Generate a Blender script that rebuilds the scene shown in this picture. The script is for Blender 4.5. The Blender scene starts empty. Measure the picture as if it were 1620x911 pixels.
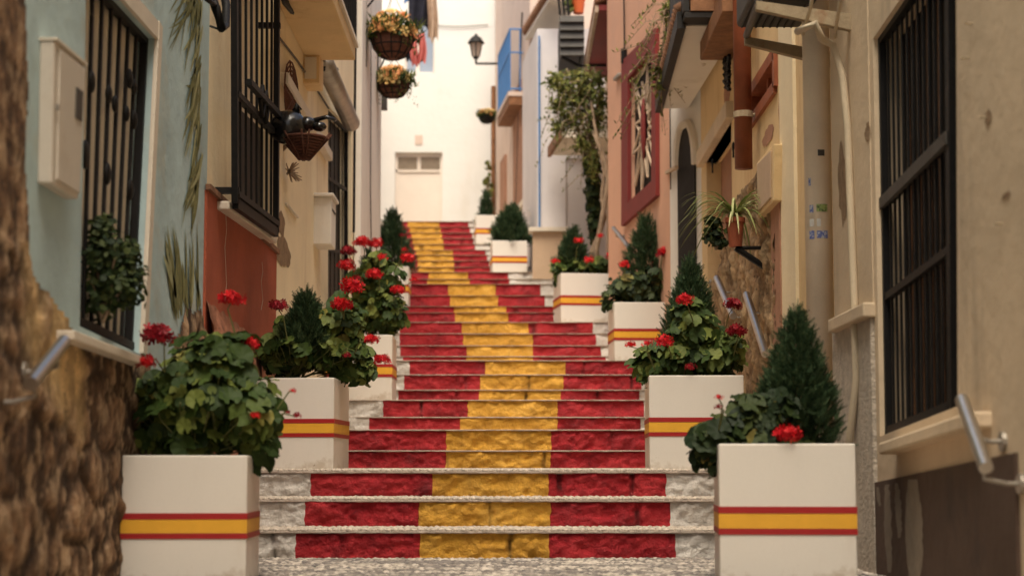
import bpy, bmesh, math, random
from math import radians as R, sin, cos, pi, atan, tan, sqrt
from mathutils import Vector, Matrix, noise, Quaternion
from mathutils.geometry import tessellate_polygon
random.seed(7)
S = bpy.context.scene
COL = S.collection
V = Vector

# ------------------------------------------------------------------ camera
F = 2700.0; EYE = 0.39; CX = 810.0; HOR = 755.0
PITCH = atan(F / 29000.0); CY = HOR - F * tan(PITCH)
cd = bpy.data.cameras.new('camera'); cam = bpy.data.objects.new('camera', cd); COL.objects.link(cam)
cam.location = (0, 0, EYE); cam.rotation_euler = (R(90) + PITCH, 0, 0)
cd.sensor_width = 36; cd.lens = F / 1620 * 36; cd.shift_y = (CY - 455.5) / 1620
cd.clip_start = 0.1; cd.clip_end = 2000
cd.dof.use_dof = True; cd.dof.focus_distance = 9.3; cd.dof.aperture_fstop = 2.2; cd.dof.aperture_blades = 7
S.camera = cam

# ------------------------------------------------------------------ light
SUN_EL, SUN_AZ = R(66), R(183)     # azimuth clockwise from +Y
w = bpy.data.worlds.new('World'); S.world = w; w.use_nodes = True
nt = w.node_tree; bg = nt.nodes['Background']
sky = nt.nodes.new('ShaderNodeTexSky'); sky.sky_type = 'NISHITA'; sky.sun_disc = False
sky.sun_elevation = SUN_EL; sky.sun_rotation = SUN_AZ; sky.dust_density = 5; sky.air_density = 0.6; sky.ozone_density = 0.3
mx = nt.nodes.new('ShaderNodeMix'); mx.data_type = 'RGBA'; mx.blend_type = 'MULTIPLY'; mx.inputs[0].default_value = 1
nt.links.new(sky.outputs[0], mx.inputs[6]); mx.inputs[7].default_value = (1.03, 0.985, 0.86, 1)
nt.links.new(mx.outputs[2], bg.inputs[0]); bg.inputs[1].default_value = 0.15
sd = bpy.data.lights.new('sun', 'SUN'); sd.energy = 2.1; sd.angle = R(38); sd.color = (1, .94, .79)
so = bpy.data.objects.new('sun', sd); COL.objects.link(so)
sdir = V((sin(SUN_AZ) * cos(SUN_EL), cos(SUN_AZ) * cos(SUN_EL), sin(SUN_EL)))
so.rotation_euler = sdir.to_track_quat('Z', 'Y').to_euler()
S.view_settings.view_transform = 'Standard'; S.view_settings.look = 'None'
S.view_settings.exposure = 0.74; S.view_settings.gamma = 1; S.view_settings.use_curve_mapping = False
S.render.engine = 'CYCLES'
S.cycles.max_bounces = 8; S.cycles.diffuse_bounces = 4

# ------------------------------------------------------------------ projection helpers (world: X right, Y away, Z up)
def ray(px, py):
    a = (px - CX) / F; b = -(py - CY) / F
    return V((a, cos(PITCH) - b * sin(PITCH), sin(PITCH) + b * cos(PITCH)))
def P(px, py, Y):
    d = ray(px, py); return V((0, 0, EYE)) + d * (Y / d.y)
def proj(p):
    q = V(p) - V((0, 0, EYE))
    zc = q.y * cos(PITCH) + q.z * sin(PITCH); yc = -q.y * sin(PITCH) + q.z * cos(PITCH)
    return CX + F * q.x / zc, CY - F * yc / zc

# ------------------------------------------------------------------ object helpers
def tag(o, label=None, cat=None, group=None, kind=None):
    if label: o['label'] = label
    if cat: o['category'] = cat
    if group: o['group'] = group
    if kind: o['kind'] = kind
    return o
def thing(name, loc, label, cat, group=None, rz=0):
    o = bpy.data.objects.new(name, None); COL.objects.link(o)
    o.location = loc; o.rotation_euler.z = rz; o.empty_display_size = .1
    return tag(o, label, cat, group)
class MB:
    def __init__(s): s.v = []; s.f = []; s.m = []; s.cols = None
    def add(s, vs, fs, mi=0):
        o = len(s.v); s.v += [V(p) for p in vs]
        for f in fs: s.f.append([i + o for i in f]); s.m.append(mi)
    def quad(s, a, b, c, d, mi=0): s.add([a, b, c, d], [(0, 1, 2, 3)], mi)
    def hexa(s, p, mi=0):   # 8 points: bottom loop 0-3, top loop 4-7
        s.add(p, [(3, 2, 1, 0), (4, 5, 6, 7), (0, 1, 5, 4), (1, 2, 6, 5), (2, 3, 7, 6), (3, 0, 4, 7)], mi)
    def box(s, x0, x1, y0, y1, z0, z1, mi=0):
        s.hexa([V((x0, y0, z0)), V((x1, y0, z0)), V((x1, y1, z0)), V((x0, y1, z0)), V((x0, y0, z1)), V((x1, y0, z1)), V((x1, y1, z1)), V((x0, y1, z1))], mi)
    def bar(s, a, b, wx, wy=None, up=V((0, 0, 1)), mi=0):
        a = V(a); b = V(b); wy = wy or wx; d = (b - a).normalized()
        if abs(d.dot(up)) > .98: up = V((1, 0, 0))
        r = d.cross(up).normalized() * wx / 2; u = r.cross(d).normalized() * wy / 2
        s.hexa([a - r - u, a + r - u, a + r + u, a - r + u, b - r - u, b + r - u, b + r + u, b - r + u], mi)
    def tube(s, pts, r, n=8, mi=0, cap=True):
        pts = [V(p) for p in pts]; rr = r if isinstance(r, (list, tuple)) else [r] * len(pts)
        o = len(s.v); nrm = None
        for i, p in enumerate(pts):
            d = (pts[min(i + 1, len(pts) - 1)] - pts[max(i - 1, 0)]).normalized()
            if nrm is None: nrm = d.orthogonal().normalized()
            nrm = (nrm - d * nrm.dot(d)).normalized(); bi = d.cross(nrm)
            for k in range(n):
                t = 2 * pi * k / n; s.v.append(p + (nrm * cos(t) + bi * sin(t)) * rr[i])
        for i in range(len(pts) - 1):
            for k in range(n):
                s.f.append([o + i * n + k, o + i * n + (k + 1) % n, o + (i + 1) * n + (k + 1) % n, o + (i + 1) * n + k]); s.m.append(mi)
        if cap:
            s.f.append([o + k for k in range(n)][::-1]); s.m.append(mi)
            s.f.append([o + (len(pts) - 1) * n + k for k in range(n)]); s.m.append(mi)
    def lathe(s, c, prof, n=20, mi=0, caps=True, M=None):
        o = len(s.v); c = V(c)
        for (r, z) in prof:
            for k in range(n):
                q = V((r * cos(2 * pi * k / n), r * sin(2 * pi * k / n), z))
                s.v.append(c + (M @ q if M else q))
        for i in range(len(prof) - 1):
            for k in range(n):
                s.f.append([o + i * n + k, o + i * n + (k + 1) % n, o + (i + 1) * n + (k + 1) % n, o + (i + 1) * n + k]); s.m.append(mi)
        if caps:
            s.f.append([o + k for k in range(n)][::-1]); s.m.append(mi)
            s.f.append([o + (len(prof) - 1) * n + k for k in range(n)]); s.m.append(mi)
    def ell(s, c, rx, ry, rz, q=None, n=6, m=4, mi=0):
        o = len(s.v); c = V(c); pts = [V((0, 0, -rz))]
        for i in range(1, m):
            t = -pi / 2 + pi * i / m
            for k in range(n): pts.append(V((rx * cos(t) * cos(2 * pi * k / n), ry * cos(t) * sin(2 * pi * k / n), rz * sin(t))))
        pts.append(V((0, 0, rz)))
        s.v += [c + (q @ p if q else p) for p in pts]
        for k in range(n):
            s.f.append([o, o + 1 + (k + 1) % n, o + 1 + k]); s.m.append(mi)
            e = o + 1 + (m - 2) * n
            s.f.append([o + len(pts) - 1, e + k, e + (k + 1) % n]); s.m.append(mi)
            for i in range(m - 2):
                a = o + 1 + i * n
                s.f.append([a + k, a + (k + 1) % n, a + n + (k + 1) % n, a + n + k]); s.m.append(mi)
    def build(s, name, mats, parent=None, smooth=False, bevel=0, local=False, fix=True):
        me = bpy.data.meshes.new(name)
        off = V((0, 0, 0))
        if parent is not None and not local: off = wloc(parent)
        me.from_pydata([p - off for p in s.v], [], s.f)
        if not isinstance(mats, (list, tuple)): mats = [mats]
        for m in mats: me.materials.append(m)
        for i, p in enumerate(me.polygons): p.material_index = s.m[i]; p.use_smooth = smooth
        if s.cols:
            at = me.color_attributes.new('paint', 'FLOAT_COLOR', 'POINT')
            for i, c in enumerate(s.cols): at.data[i].color = (*c, 1)
        if fix:
            bm = bmesh.new(); bm.from_mesh(me); bmesh.ops.recalc_face_normals(bm, faces=bm.faces); bm.to_mesh(me); bm.free()
        o = bpy.data.objects.new(name, me); COL.objects.link(o)
        if parent is not None: o.parent = parent
        if bevel:
            b = o.modifiers.new('bevel', 'BEVEL'); b.width = bevel; b.segments = 2; b.limit_method = 'ANGLE'; b.angle_limit = R(40)
        return o
def wloc(o):
    v = V(o.location)
    while o.parent: o = o.parent; v += V(o.location)
    return v

# ------------------------------------------------------------------ materials
def newmat(name):
    m = bpy.data.materials.new(name); m.use_nodes = True
    return m, m.node_tree, m.node_tree.nodes, m.node_tree.links, m.node_tree.nodes['Principled BSDF']
def ramp(N, L, src, pts):
    r = N.new('ShaderNodeValToRGB'); L.new(src, r.inputs[0])
    e = r.color_ramp.elements
    while len(e) < len(pts): e.new(.5)
    for i, (p, c) in enumerate(pts):
        e[i].position = p; e[i].color = (*c, 1) if len(c) == 3 else c
    return r
def nz(N, L, co, scale, det=6, rough=.6, sc=None):
    if sc:
        mp = N.new('ShaderNodeMapping'); mp.inputs['Scale'].default_value = sc; L.new(co, mp.inputs[0]); co = mp.outputs[0]
    n = N.new('ShaderNodeTexNoise'); n.inputs['Scale'].default_value = scale; n.inputs['Detail'].default_value = det; n.inputs['Roughness'].default_value = rough
    L.new(co, n.inputs['Vector']); return n.outputs[0]
def mixc(N, L, fac, a, b, bt='MIX'):
    m = N.new('ShaderNodeMix'); m.data_type = 'RGBA'; m.blend_type = bt
    if isinstance(fac, (int, float)): m.inputs[0].default_value = fac
    else: L.new(fac, m.inputs[0])
    for k, s in ((6, a), (7, b)):
        if isinstance(s, tuple): m.inputs[k].default_value = (*s, 1)
        else: L.new(s, m.inputs[k])
    return m.outputs[2]
G3 = lambda v: (v, v, v)
def surf(name, col, var=.15, vs=3, rough=.8, bump=.3, bs=40, stain=None, sfac=.5, sscale=2.5, sth=(.55, .7), streak=False, metal=0, fine=.06, speck=None, spth=(.68, .72), spscale=30, attr=False, spec=.3):
    m, T, N, L, B = newmat(name)
    co = N.new('ShaderNodeTexCoord').outputs['Object']
    c2 = tuple(c * (1 - var) for c in col); c1 = tuple(min(1, c * (1 + var * .6)) for c in col)
    n1 = nz(N, L, co, vs, 8)
    if attr:
        at = N.new('ShaderNodeAttribute'); at.attribute_name = 'paint'
        r0 = ramp(N, L, n1, [(.3, G3(1 - var)), (.7, G3(1 + var * .6))])
        c = mixc(N, L, 1, at.outputs[0], r0.outputs[0], 'MULTIPLY')
    else:
        c = ramp(N, L, n1, [(.3, c2), (.7, c1)]).outputs[0]
    if stain:
        n2 = nz(N, L, co, sscale, 8, .65, sc=(1, 1, .22) if streak else None)
        r2 = ramp(N, L, n2, [(sth[0], G3(0)), (sth[1], G3(sfac))])
        c = mixc(N, L, r2.outputs[0], c, stain)
    if speck:
        n3 = nz(N, L, co, spscale, 4, .7)
        r3 = ramp(N, L, n3, [(spth[0], G3(0)), (spth[1], G3(.85))])
        c = mixc(N, L, r3.outputs[0], c, speck)
    n4 = nz(N, L, co, 120, 3)
    r4 = ramp(N, L, n4, [(.3, G3(1 - fine)), (.7, G3(1))])
    c = mixc(N, L, 1, c, r4.outputs[0], 'MULTIPLY')
    L.new(c, B.inputs['Base Color']); B.inputs['Roughness'].default_value = rough; B.inputs['Metallic'].default_value = metal
    B.inputs['Specular IOR Level'].default_value = spec
    if bump:
        nb = nz(N, L, co, bs, 8, .6); b = N.new('ShaderNodeBump'); b.inputs['Strength'].default_value = bump; b.inputs['Distance'].default_value = .02
        L.new(nb, b.inputs['Height']); L.new(b.outputs[0], B.inputs['Normal'])
    return m
M = {}
M['blue'] = surf('pale_blue_plaster', (.48, .62, .64), .2, 2, .85, .35, 9, stain=(.5, .48, .38), sfac=.6)
M['stone'] = surf('brown_rubble_stone', (.3, .19, .11), .55, 9, .95, .9, 25, attr=True, speck=(.05, .035, .025), spscale=14, spth=(.6, .7), fine=.25)
M['cream'] = surf('cream_plaster', (.90, .76, .52), .1, 1.5, .85, .25, 14, stain=(.55, .40, .24), sfac=.5, streak=True)
M['cream_r'] = surf('dull_cream_plaster', (.70, .55, .385), .18, 1.2, .9, .3, 12, stain=(.33, .26, .19), sfac=.55, streak=True)
M['white'] = surf('white_plaster', (.78, .73, .66), .06, 1.5, .85, .2, 14, stain=(.6, .54, .46), sfac=.5, streak=True)
M['endwhite'] = surf('white_wall_paint', (.83, .825, .80), .04, 1, .85, .35, 6, stain=(.72, .68, .60), sfac=.35, streak=True)
M['lilac'] = surf('pale_lilac_plaster', (.70, .66, .66), .08, 1.5, .85, .2, 14)
M['pinkish'] = surf('faded_pink_plaster', (.70, .56, .48), .08, 1.5, .85, .2, 14, stain=(.5, .36, .28), sfac=.5, streak=True)
M['beige'] = surf('beige_plaster', (.58, .42, .29), .1, 3, .85, .2, 14)
M['terra'] = surf('terracotta_wall_paint', (.40, .095, .048), .18, 3, .8, .25, 25, stain=(.3, .08, .04), sfac=.6, streak=True)
M['pink'] = surf('salmon_plaster', (.70, .40, .27), .08, 1.5, .85, .2, 14, stain=(.6, .36, .26), sfac=.5)
M['yellow'] = surf('yellow_ochre_plaster', (.78, .57, .31), .1, 2.5, .85, .25, 14, stain=(.5, .28, .12), sfac=.6, streak=True)
M['pinkbr'] = surf('pink_brown_plaster', (.42, .22, .14), .18, 5, .9, .3, 18, stain=(.25, .14, .09), sfac=.6)
M['rough_white'] = surf('rough_cast_plaster', (.58, .50, .41), .25, 20, .95, 1.0, 55, stain=(.4, .33, .26), sfac=.5)
M['maroon'] = surf('dark_red_paint', (.20, .028, .025), .15, 4, .6, .1, 30)
M['black'] = surf('black_iron', (.010, .009, .009), .3, 30, .55, .1, 80, spec=.2)
M['void'] = surf('dark_glass', (.012, .011, .01), .2, 4, .6, 0, spec=.1)
M['blind'] = surf('beige_blind', (.72, .63, .48), .06, 4, .7, .05, 40)
M['steel'] = surf('brushed_steel', (.62, .60, .58), .08, 20, .28, .05, 80, metal=1)
M['galv'] = surf('dull_metal', (.42, .38, .33), .25, 9, .45, .15, 30, metal=.8)
M['trim'] = surf('white_trim_paint', (.72, .64, .53), .08, 4, .7, .15, 25)
M['plast'] = surf('grey_white_plastic', (.62, .56, .48), .05, 4, .5, .03, 40, stain=(.4, .32, .24), sfac=.4, sscale=4)
M['wood'] = surf('brown_wood', (.26, .12, .055), .35, 12, .7, .3, 30, stain=(.12, .05, .025), sfac=.7, streak=True)
M['woodred'] = surf('red_brown_wood', (.33, .10, .045), .25, 10, .6, .2, 30)
M['copper'] = surf('red_brown_pipe', (.26, .075, .035), .25, 6, .45, .1, 30, stain=(.12, .05, .03), sfac=.6, streak=True)
M['rust'] = surf('rusty_painted_steel', (.36, .28, .18), .3, 8, .7, .3, 30, stain=(.25, .09, .03), sfac=.9, sscale=6)
M['darkgrey'] = surf('dark_grey_casing', (.07, .062, .055), .25, 8, .6, .1, 30)
M['tile'] = surf('old_roof_tile', (.28, .14, .08), .4, 14, .85, .4, 40, stain=(.12, .09, .06), sfac=.8, sscale=8)
M['tilepale'] = surf('pale_mortar', (.52, .40, .30), .3, 14, .85, .4, 40)
M['blackpaint'] = surf('black_fascia', (.02, .017, .015), .3, 10, .6, .1, 30)
M['planter'] = surf('cream_white_planter', (.76, .705, .635), .03, 3, .42, .03, 40, stain=(.52, .42, .32), sfac=.32, sscale=3.5, sth=(.5, .75), streak=True, fine=.03, speck=(.25, .18, .12), spscale=11, spth=(.70, .73), spec=.5)
def splash(m):
    N = m.node_tree.nodes; L = m.node_tree.links; B = N['Principled BSDF']; src = B.inputs['Base Color'].links[0].from_socket
    co = N.new('ShaderNodeTexCoord').outputs['Object']; sx = N.new('ShaderNodeSeparateXYZ'); L.new(co, sx.inputs[0])
    n = nz(N, L, co, 9, 8, .7); ad = N.new('ShaderNodeMath'); ad.operation = 'MULTIPLY_ADD'; L.new(sx.outputs[2], ad.inputs[0]); ad.inputs[1].default_value = -2.6; L.new(n, ad.inputs[2])
    r = ramp(N, L, ad.outputs[0], [(.38, G3(0)), (.55, G3(.55))]); c = mixc(N, L, r.outputs[0], src, (.40, .30, .20))
    n2 = nz(N, L, co, 26, 5, .7); r2 = ramp(N, L, n2, [(.69, G3(0)), (.71, G3(.6))]); c = mixc(N, L, r2.outputs[0], c, (.46, .38, .30)); L.new(c, B.inputs['Base Color'])
splash(M['planter'])
M['band_red'] = surf('red_stripe', (.36, .02, .02), .08, 10, .45, .03, 40, fine=.03)
M['band_yel'] = surf('yellow_stripe', (.78, .40, .04), .08, 10, .45, .03, 40, fine=.03)
M['soil'] = surf('soil', (.045, .03, .02), .4, 30, 1, .8, 60)
def steppaint(name, col, dark, light, gk=.12):
    m, T, N, L, B = newmat(name)
    co = N.new('ShaderNodeTexCoord').outputs['Object']
    n1 = nz(N, L, co, 5, 8, .65); c = ramp(N, L, n1, [(.28, dark), (.5, col), (.75, light)]).outputs[0]
    n2 = nz(N, L, co, 38, 6, .7)                      # chipped flecks
    c = mixc(N, L, ramp(N, L, n2, [(.61, G3(0)), (.72, G3(.55))]).outputs[0], c, tuple(min(1, x * 1.25 + .05) for x in light))
    n3 = nz(N, L, co, 13, 7, .72, sc=(1, 1, 1.5))     # grime in the hollows of the stone
    c = mixc(N, L, ramp(N, L, n3, [(.60, G3(0)), (.73, G3(.75))]).outputs[0], c, tuple(x * .28 for x in dark))
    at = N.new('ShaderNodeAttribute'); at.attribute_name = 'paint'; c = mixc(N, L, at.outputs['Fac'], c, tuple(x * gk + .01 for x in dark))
    L.new(c, B.inputs['Base Color']); B.inputs['Roughness'].default_value = .5; B.inputs['Specular IOR Level'].default_value = .35
    b = N.new('ShaderNodeBump'); b.inputs['Strength'].default_value = 1; b.inputs['Distance'].default_value = .035
    L.new(nz(N, L, co, 22, 10, .66), b.inputs['Height']); L.new(b.outputs[0], B.inputs['Normal'])
    return m
M['sred'] = steppaint('red_step_paint', (.40, .013, .022), (.19, .008, .014), (.52, .03, .035))
M['syel'] = steppaint('yellow_step_paint', (.72, .37, .045), (.52, .25, .03), (.82, .47, .09))
M['swhite'] = steppaint('white_step_paint', (.74, .69, .64), (.60, .54, .48), (.82, .78, .73), .35)
M['tread'] = surf('pale_tread_mortar', (.42, .35, .28), .4, 14, .9, .8, 50, stain=(.16, .13, .11), sfac=.7, sscale=9)
M['nosing'] = surf('pale_nosing_mortar', (.50, .42, .36), .25, 20, .9, .6, 50)
def pebblemat():
    m, T, N, L, B = newmat('pebble'); g = N.new('ShaderNodeNewGeometry'); co = N.new('ShaderNodeTexCoord').outputs['Object']
    c = ramp(N, L, g.outputs['Random Per Island'], [(0, (.10, .09, .085)), (.25, (.24, .2, .17)), (.45, (.46, .40, .33)), (1, (.66, .58, .5))]).outputs[0]
    n = nz(N, L, co, 2.2, 4, .6, sc=(.5, 3.2, 1))
    c = mixc(N, L, ramp(N, L, n, [(.47, G3(0)), (.54, G3(.75))]).outputs[0], c, (.12, .105, .1))
    L.new(c, B.inputs['Base Color']); B.inputs['Roughness'].default_value = .6; return m
M['pebble'] = pebblemat()
M['pebble_edge'] = surf('pale_pebble', (.56, .48, .40), .5, 45, .75, .2, 60)
def leafmat(name, a, b, c3, rough=.45):
    m, T, N, L, B = newmat(name); g = N.new('ShaderNodeNewGeometry'); co = N.new('ShaderNodeTexCoord').outputs['Object']
    c = ramp(N, L, g.outputs['Random Per Island'], [(0, a), (.55, b), (1, c3)]).outputs[0]
    c = mixc(N, L, .5, c, ramp(N, L, nz(N, L, co, 60, 3), [(.3, G3(.65)), (.7, G3(1.25))]).outputs[0], 'MULTIPLY')
    L.new(c, B.inputs['Base Color']); B.inputs['Roughness'].default_value = rough
    B.inputs['Specular IOR Level'].default_value = .18
    tr = N.new('ShaderNodeBsdfTranslucent'); L.new(c, tr.inputs[0]); ms = N.new('ShaderNodeMixShader'); ms.inputs[0].default_value = .18
    L.new(B.outputs[0], ms.inputs[1]); L.new(tr.outputs[0], ms.inputs[2]); L.new(ms.outputs[0], N['Material Output'].inputs[0])
    return m
M['leaf'] = leafmat('geranium_leaf', (.022, .042, .010), (.050, .085, .018), (.17, .20, .045), .55)
M['leafy'] = leafmat('yellowing_leaf', (.20, .17, .05), (.26, .24, .06), (.34, .26, .08))
M['leafd'] = leafmat('dark_leaf', (.014, .026, .010), (.028, .046, .014), (.075, .095, .028), .55)
M['conif'] = leafmat('conifer_leaf', (.016, .036, .018), (.035, .07, .03), (.10, .14, .06), .6)
M['vine'] = leafmat('vine_leaf', (.06, .08, .02), (.14, .16, .04), (.30, .28, .08), .6)
M['spider'] = leafmat('striped_leaf', (.12, .17, .04), (.30, .33, .12), (.55, .55, .28), .5)
M['petal'] = leafmat('red_petal', (.38, .008, .015), (.60, .012, .02), (.80, .03, .03), .5)
M['petald'] = leafmat('dark_red_petal', (.16, .006, .014), (.28, .01, .02), (.42, .02, .03), .5)
M['petalmix'] = leafmat('peach_petal', (.72, .22, .09), (.78, .48, .16), (.82, .68, .32), .5)
M['stem'] = surf('green_stem', (.16, .17, .06), .3, 20, .6, .1, 40)
M['bark'] = surf('grey_bark', (.34, .24, .16), .35, 14, .9, .6, 40)
M['basket'] = surf('wicker', (.13, .05, .03), .4, 25, .8, .6, 60)
M['muralg'] = surf('painted_green', (.22, .22, .09), .4, 12, .85, .1, 20)
M['muralg2'] = surf('painted_light_green', (.42, .42, .22), .3, 12, .85, .1, 20)
M['ochre'] = surf('ochre_paint', (.55, .36, .15), .3, 5, .9, .4, 20)
M['bluep'] = surf('blue_paint', (.07, .20, .46), .12, 5, .6, .05, 20)
M['orange'] = surf('orange_plastic', (.62, .13, .04), .1, 5, .5, .03, 20)
M['terrapot'] = surf('terracotta_pot', (.36, .10, .05), .15, 8, .75, .1, 30)
M['clothd'] = surf('black_cloth', (.018, .018, .03), .3, 10, .9, .2, 60)
M['clothp'] = surf('pink_cloth', (.60, .17, .15), .2, 10, .9, .2, 60)
M['clothw'] = surf('tan_cloth', (.50, .36, .26), .2, 10, .9, .2, 60)
M['lampglass'] = surf('frosted_lamp_glass', (.52, .42, .34), .05, 4, .3, 0)
M['doorp'] = surf('cream_door_paint', (.82, .74, .66), .04, 4, .6, .1, 20)
M['winblue'] = surf('pale_blue_pane', (.34, .40, .50), .08, 2, .3, 0)
M['brownpanel'] = surf('brown_dado_paint', (.10, .062, .045), .2, 3, .8, .3, 15, stain=(.05, .035, .03), sfac=.7)
M['peel'] = surf('peeled_grey_plaster', (.26, .21, .16), .2, 9, .9, .3, 20)
M['peelb'] = surf('bare_brown_plaster', (.30, .20, .12), .3, 14, .95, .5, 30)
M['stickb'] = surf('blue_sticker', (.60, .60, .62), .1, 60, .5, 0, stain=(.10, .14, .40), sfac=.95, sscale=70, sth=(.44, .5))
M['stickg'] = surf('green_sticker', (.36, .44, .16), .1, 60, .5, 0, stain=(.06, .10, .03), sfac=.95, sscale=80, sth=(.5, .55))
M['stickw'] = surf('white_sticker', (.7, .68, .64), .1, 60, .5, 0)
M['pipew'] = surf('dirty_white_pipe', (.84, .71, .56), .12, 4, .6, .12, 16, stain=(.35, .27, .2), sfac=.5, streak=True)
M['cable'] = surf('cream_cable', (.55, .45, .32), .1, 8, .6, 0)

# ------------------------------------------------------------------ stairs table: top y, x of paint edges, distance
ST = [ # ytop, redL, yelL, yelR, redR, Y
 (843, 467, 664, 868, 1069, 8.15), (795, 482, 663, 871, 1061, 8.50), (746, 491, 684, 868, 1054, 8.85),
 (712, 540, 705, 871, 1028, 10.3), (679, 540, 706, 872, 1026, 10.75), (659, 584, 728, 882, 1014, 12.2),
 (632, 606, 740, 882, 1019, 12.6), (616, 630, 758, 887, 1012, 13.9), (592, 639, 760, 891, 1015, 14.3),
 (569.5, 648, 768, 895, 1010, 14.7), (563, 637, 738, 843, 958, 16.2), (546, 633, 738, 843, 951, 16.6),
 (527, 632, 733, 843, 943, 17.0), (509, 632, 731, 836, 938, 17.4), (494, 630, 720, 804, 876, 18.0),
 (484, 630, 718, 801, 875, 18.4), (467, 632, 712, 788, 862, 18.9), (449, 632, 709, 784, 855, 19.4),
 (441, 636, 676, 743, 806, 20.2), (430, 636, 678, 740, 804, 20.6), (422, 637, 662, 719, 778, 21.4),
 (412, 637, 661, 718, 774, 21.8), (403, 637, 660, 717, 771, 22.3), (395, 636, 658, 716, 768, 22.8),
 (386, 634, 655, 702, 752, 23.3), (377, 634, 653, 701, 749, 23.8), (368, 633, 651, 699, 747, 24.3),
 (359, 633, 648, 697, 744, 24.8), (350, 632, 645, 695, 741, 25.3)]
STEPZ = []
for (yt, a, b, c, d, Y) in ST: STEPZ.append(P(765, yt, Y).z)
STEPZ[0] = .14; STEPZ[1] = .283; STEPZ[2] = .425
SLOPE = .016
def ground_z(Y):
    z = 0
    for i, s in enumerate(ST):
        if Y >= s[5]: z = STEPZ[i] + min(Y - s[5], .9) * .02
    return z
# right and left limits of the staircase at a distance
def lin(tab, y):
    if y <= tab[0][0]: return tab[0][1]
    for (a, b), (c, d) in zip(tab, tab[1:]):
        if y <= c: return b + (d - b) * (y - a) / (c - a)
    return tab[-1][1]
LX = [(0, -1.42), (18.0, -1.42), (18.05, -2.3), (40, -2.3)]
RX = [(0, 1.45), (7.7, 1.45), (7.72, 1.6), (14.7, 1.6), (14.75, 1.38), (17.2, .98), (17.25, 1.15), (20.6, 1.15), (20.65, .31), (26.6, -.27), (40, -.4)]

# ground
g = MB(); g.quad((-400, -100, -.003), (400, -100, -.003), (400, 600, -.003), (-400, 600, -.003)); tag(g.build('ground', M['tread']), kind='structure')
g = MB()
for r in range(78):
    y = 6.05 + r * .0272
    for k in range(88):
        x = -1.42 + k * .033 + (r % 2) * .016 + random.uniform(-.004, .004)
        if x > 1.46: continue
        g.ell((x, y + random.uniform(-.004, .004), .004), .0175, .012, random.uniform(.007, .013), Quaternion((0, 0, 1), random.uniform(-.4, .4)), 6, 4)
tag(g.build('pebble_paving', M['pebble'], smooth=True, fix=False), 'streaky grey and white pebble paving in front of the bottom step', 'paving', kind='structure')

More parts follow.
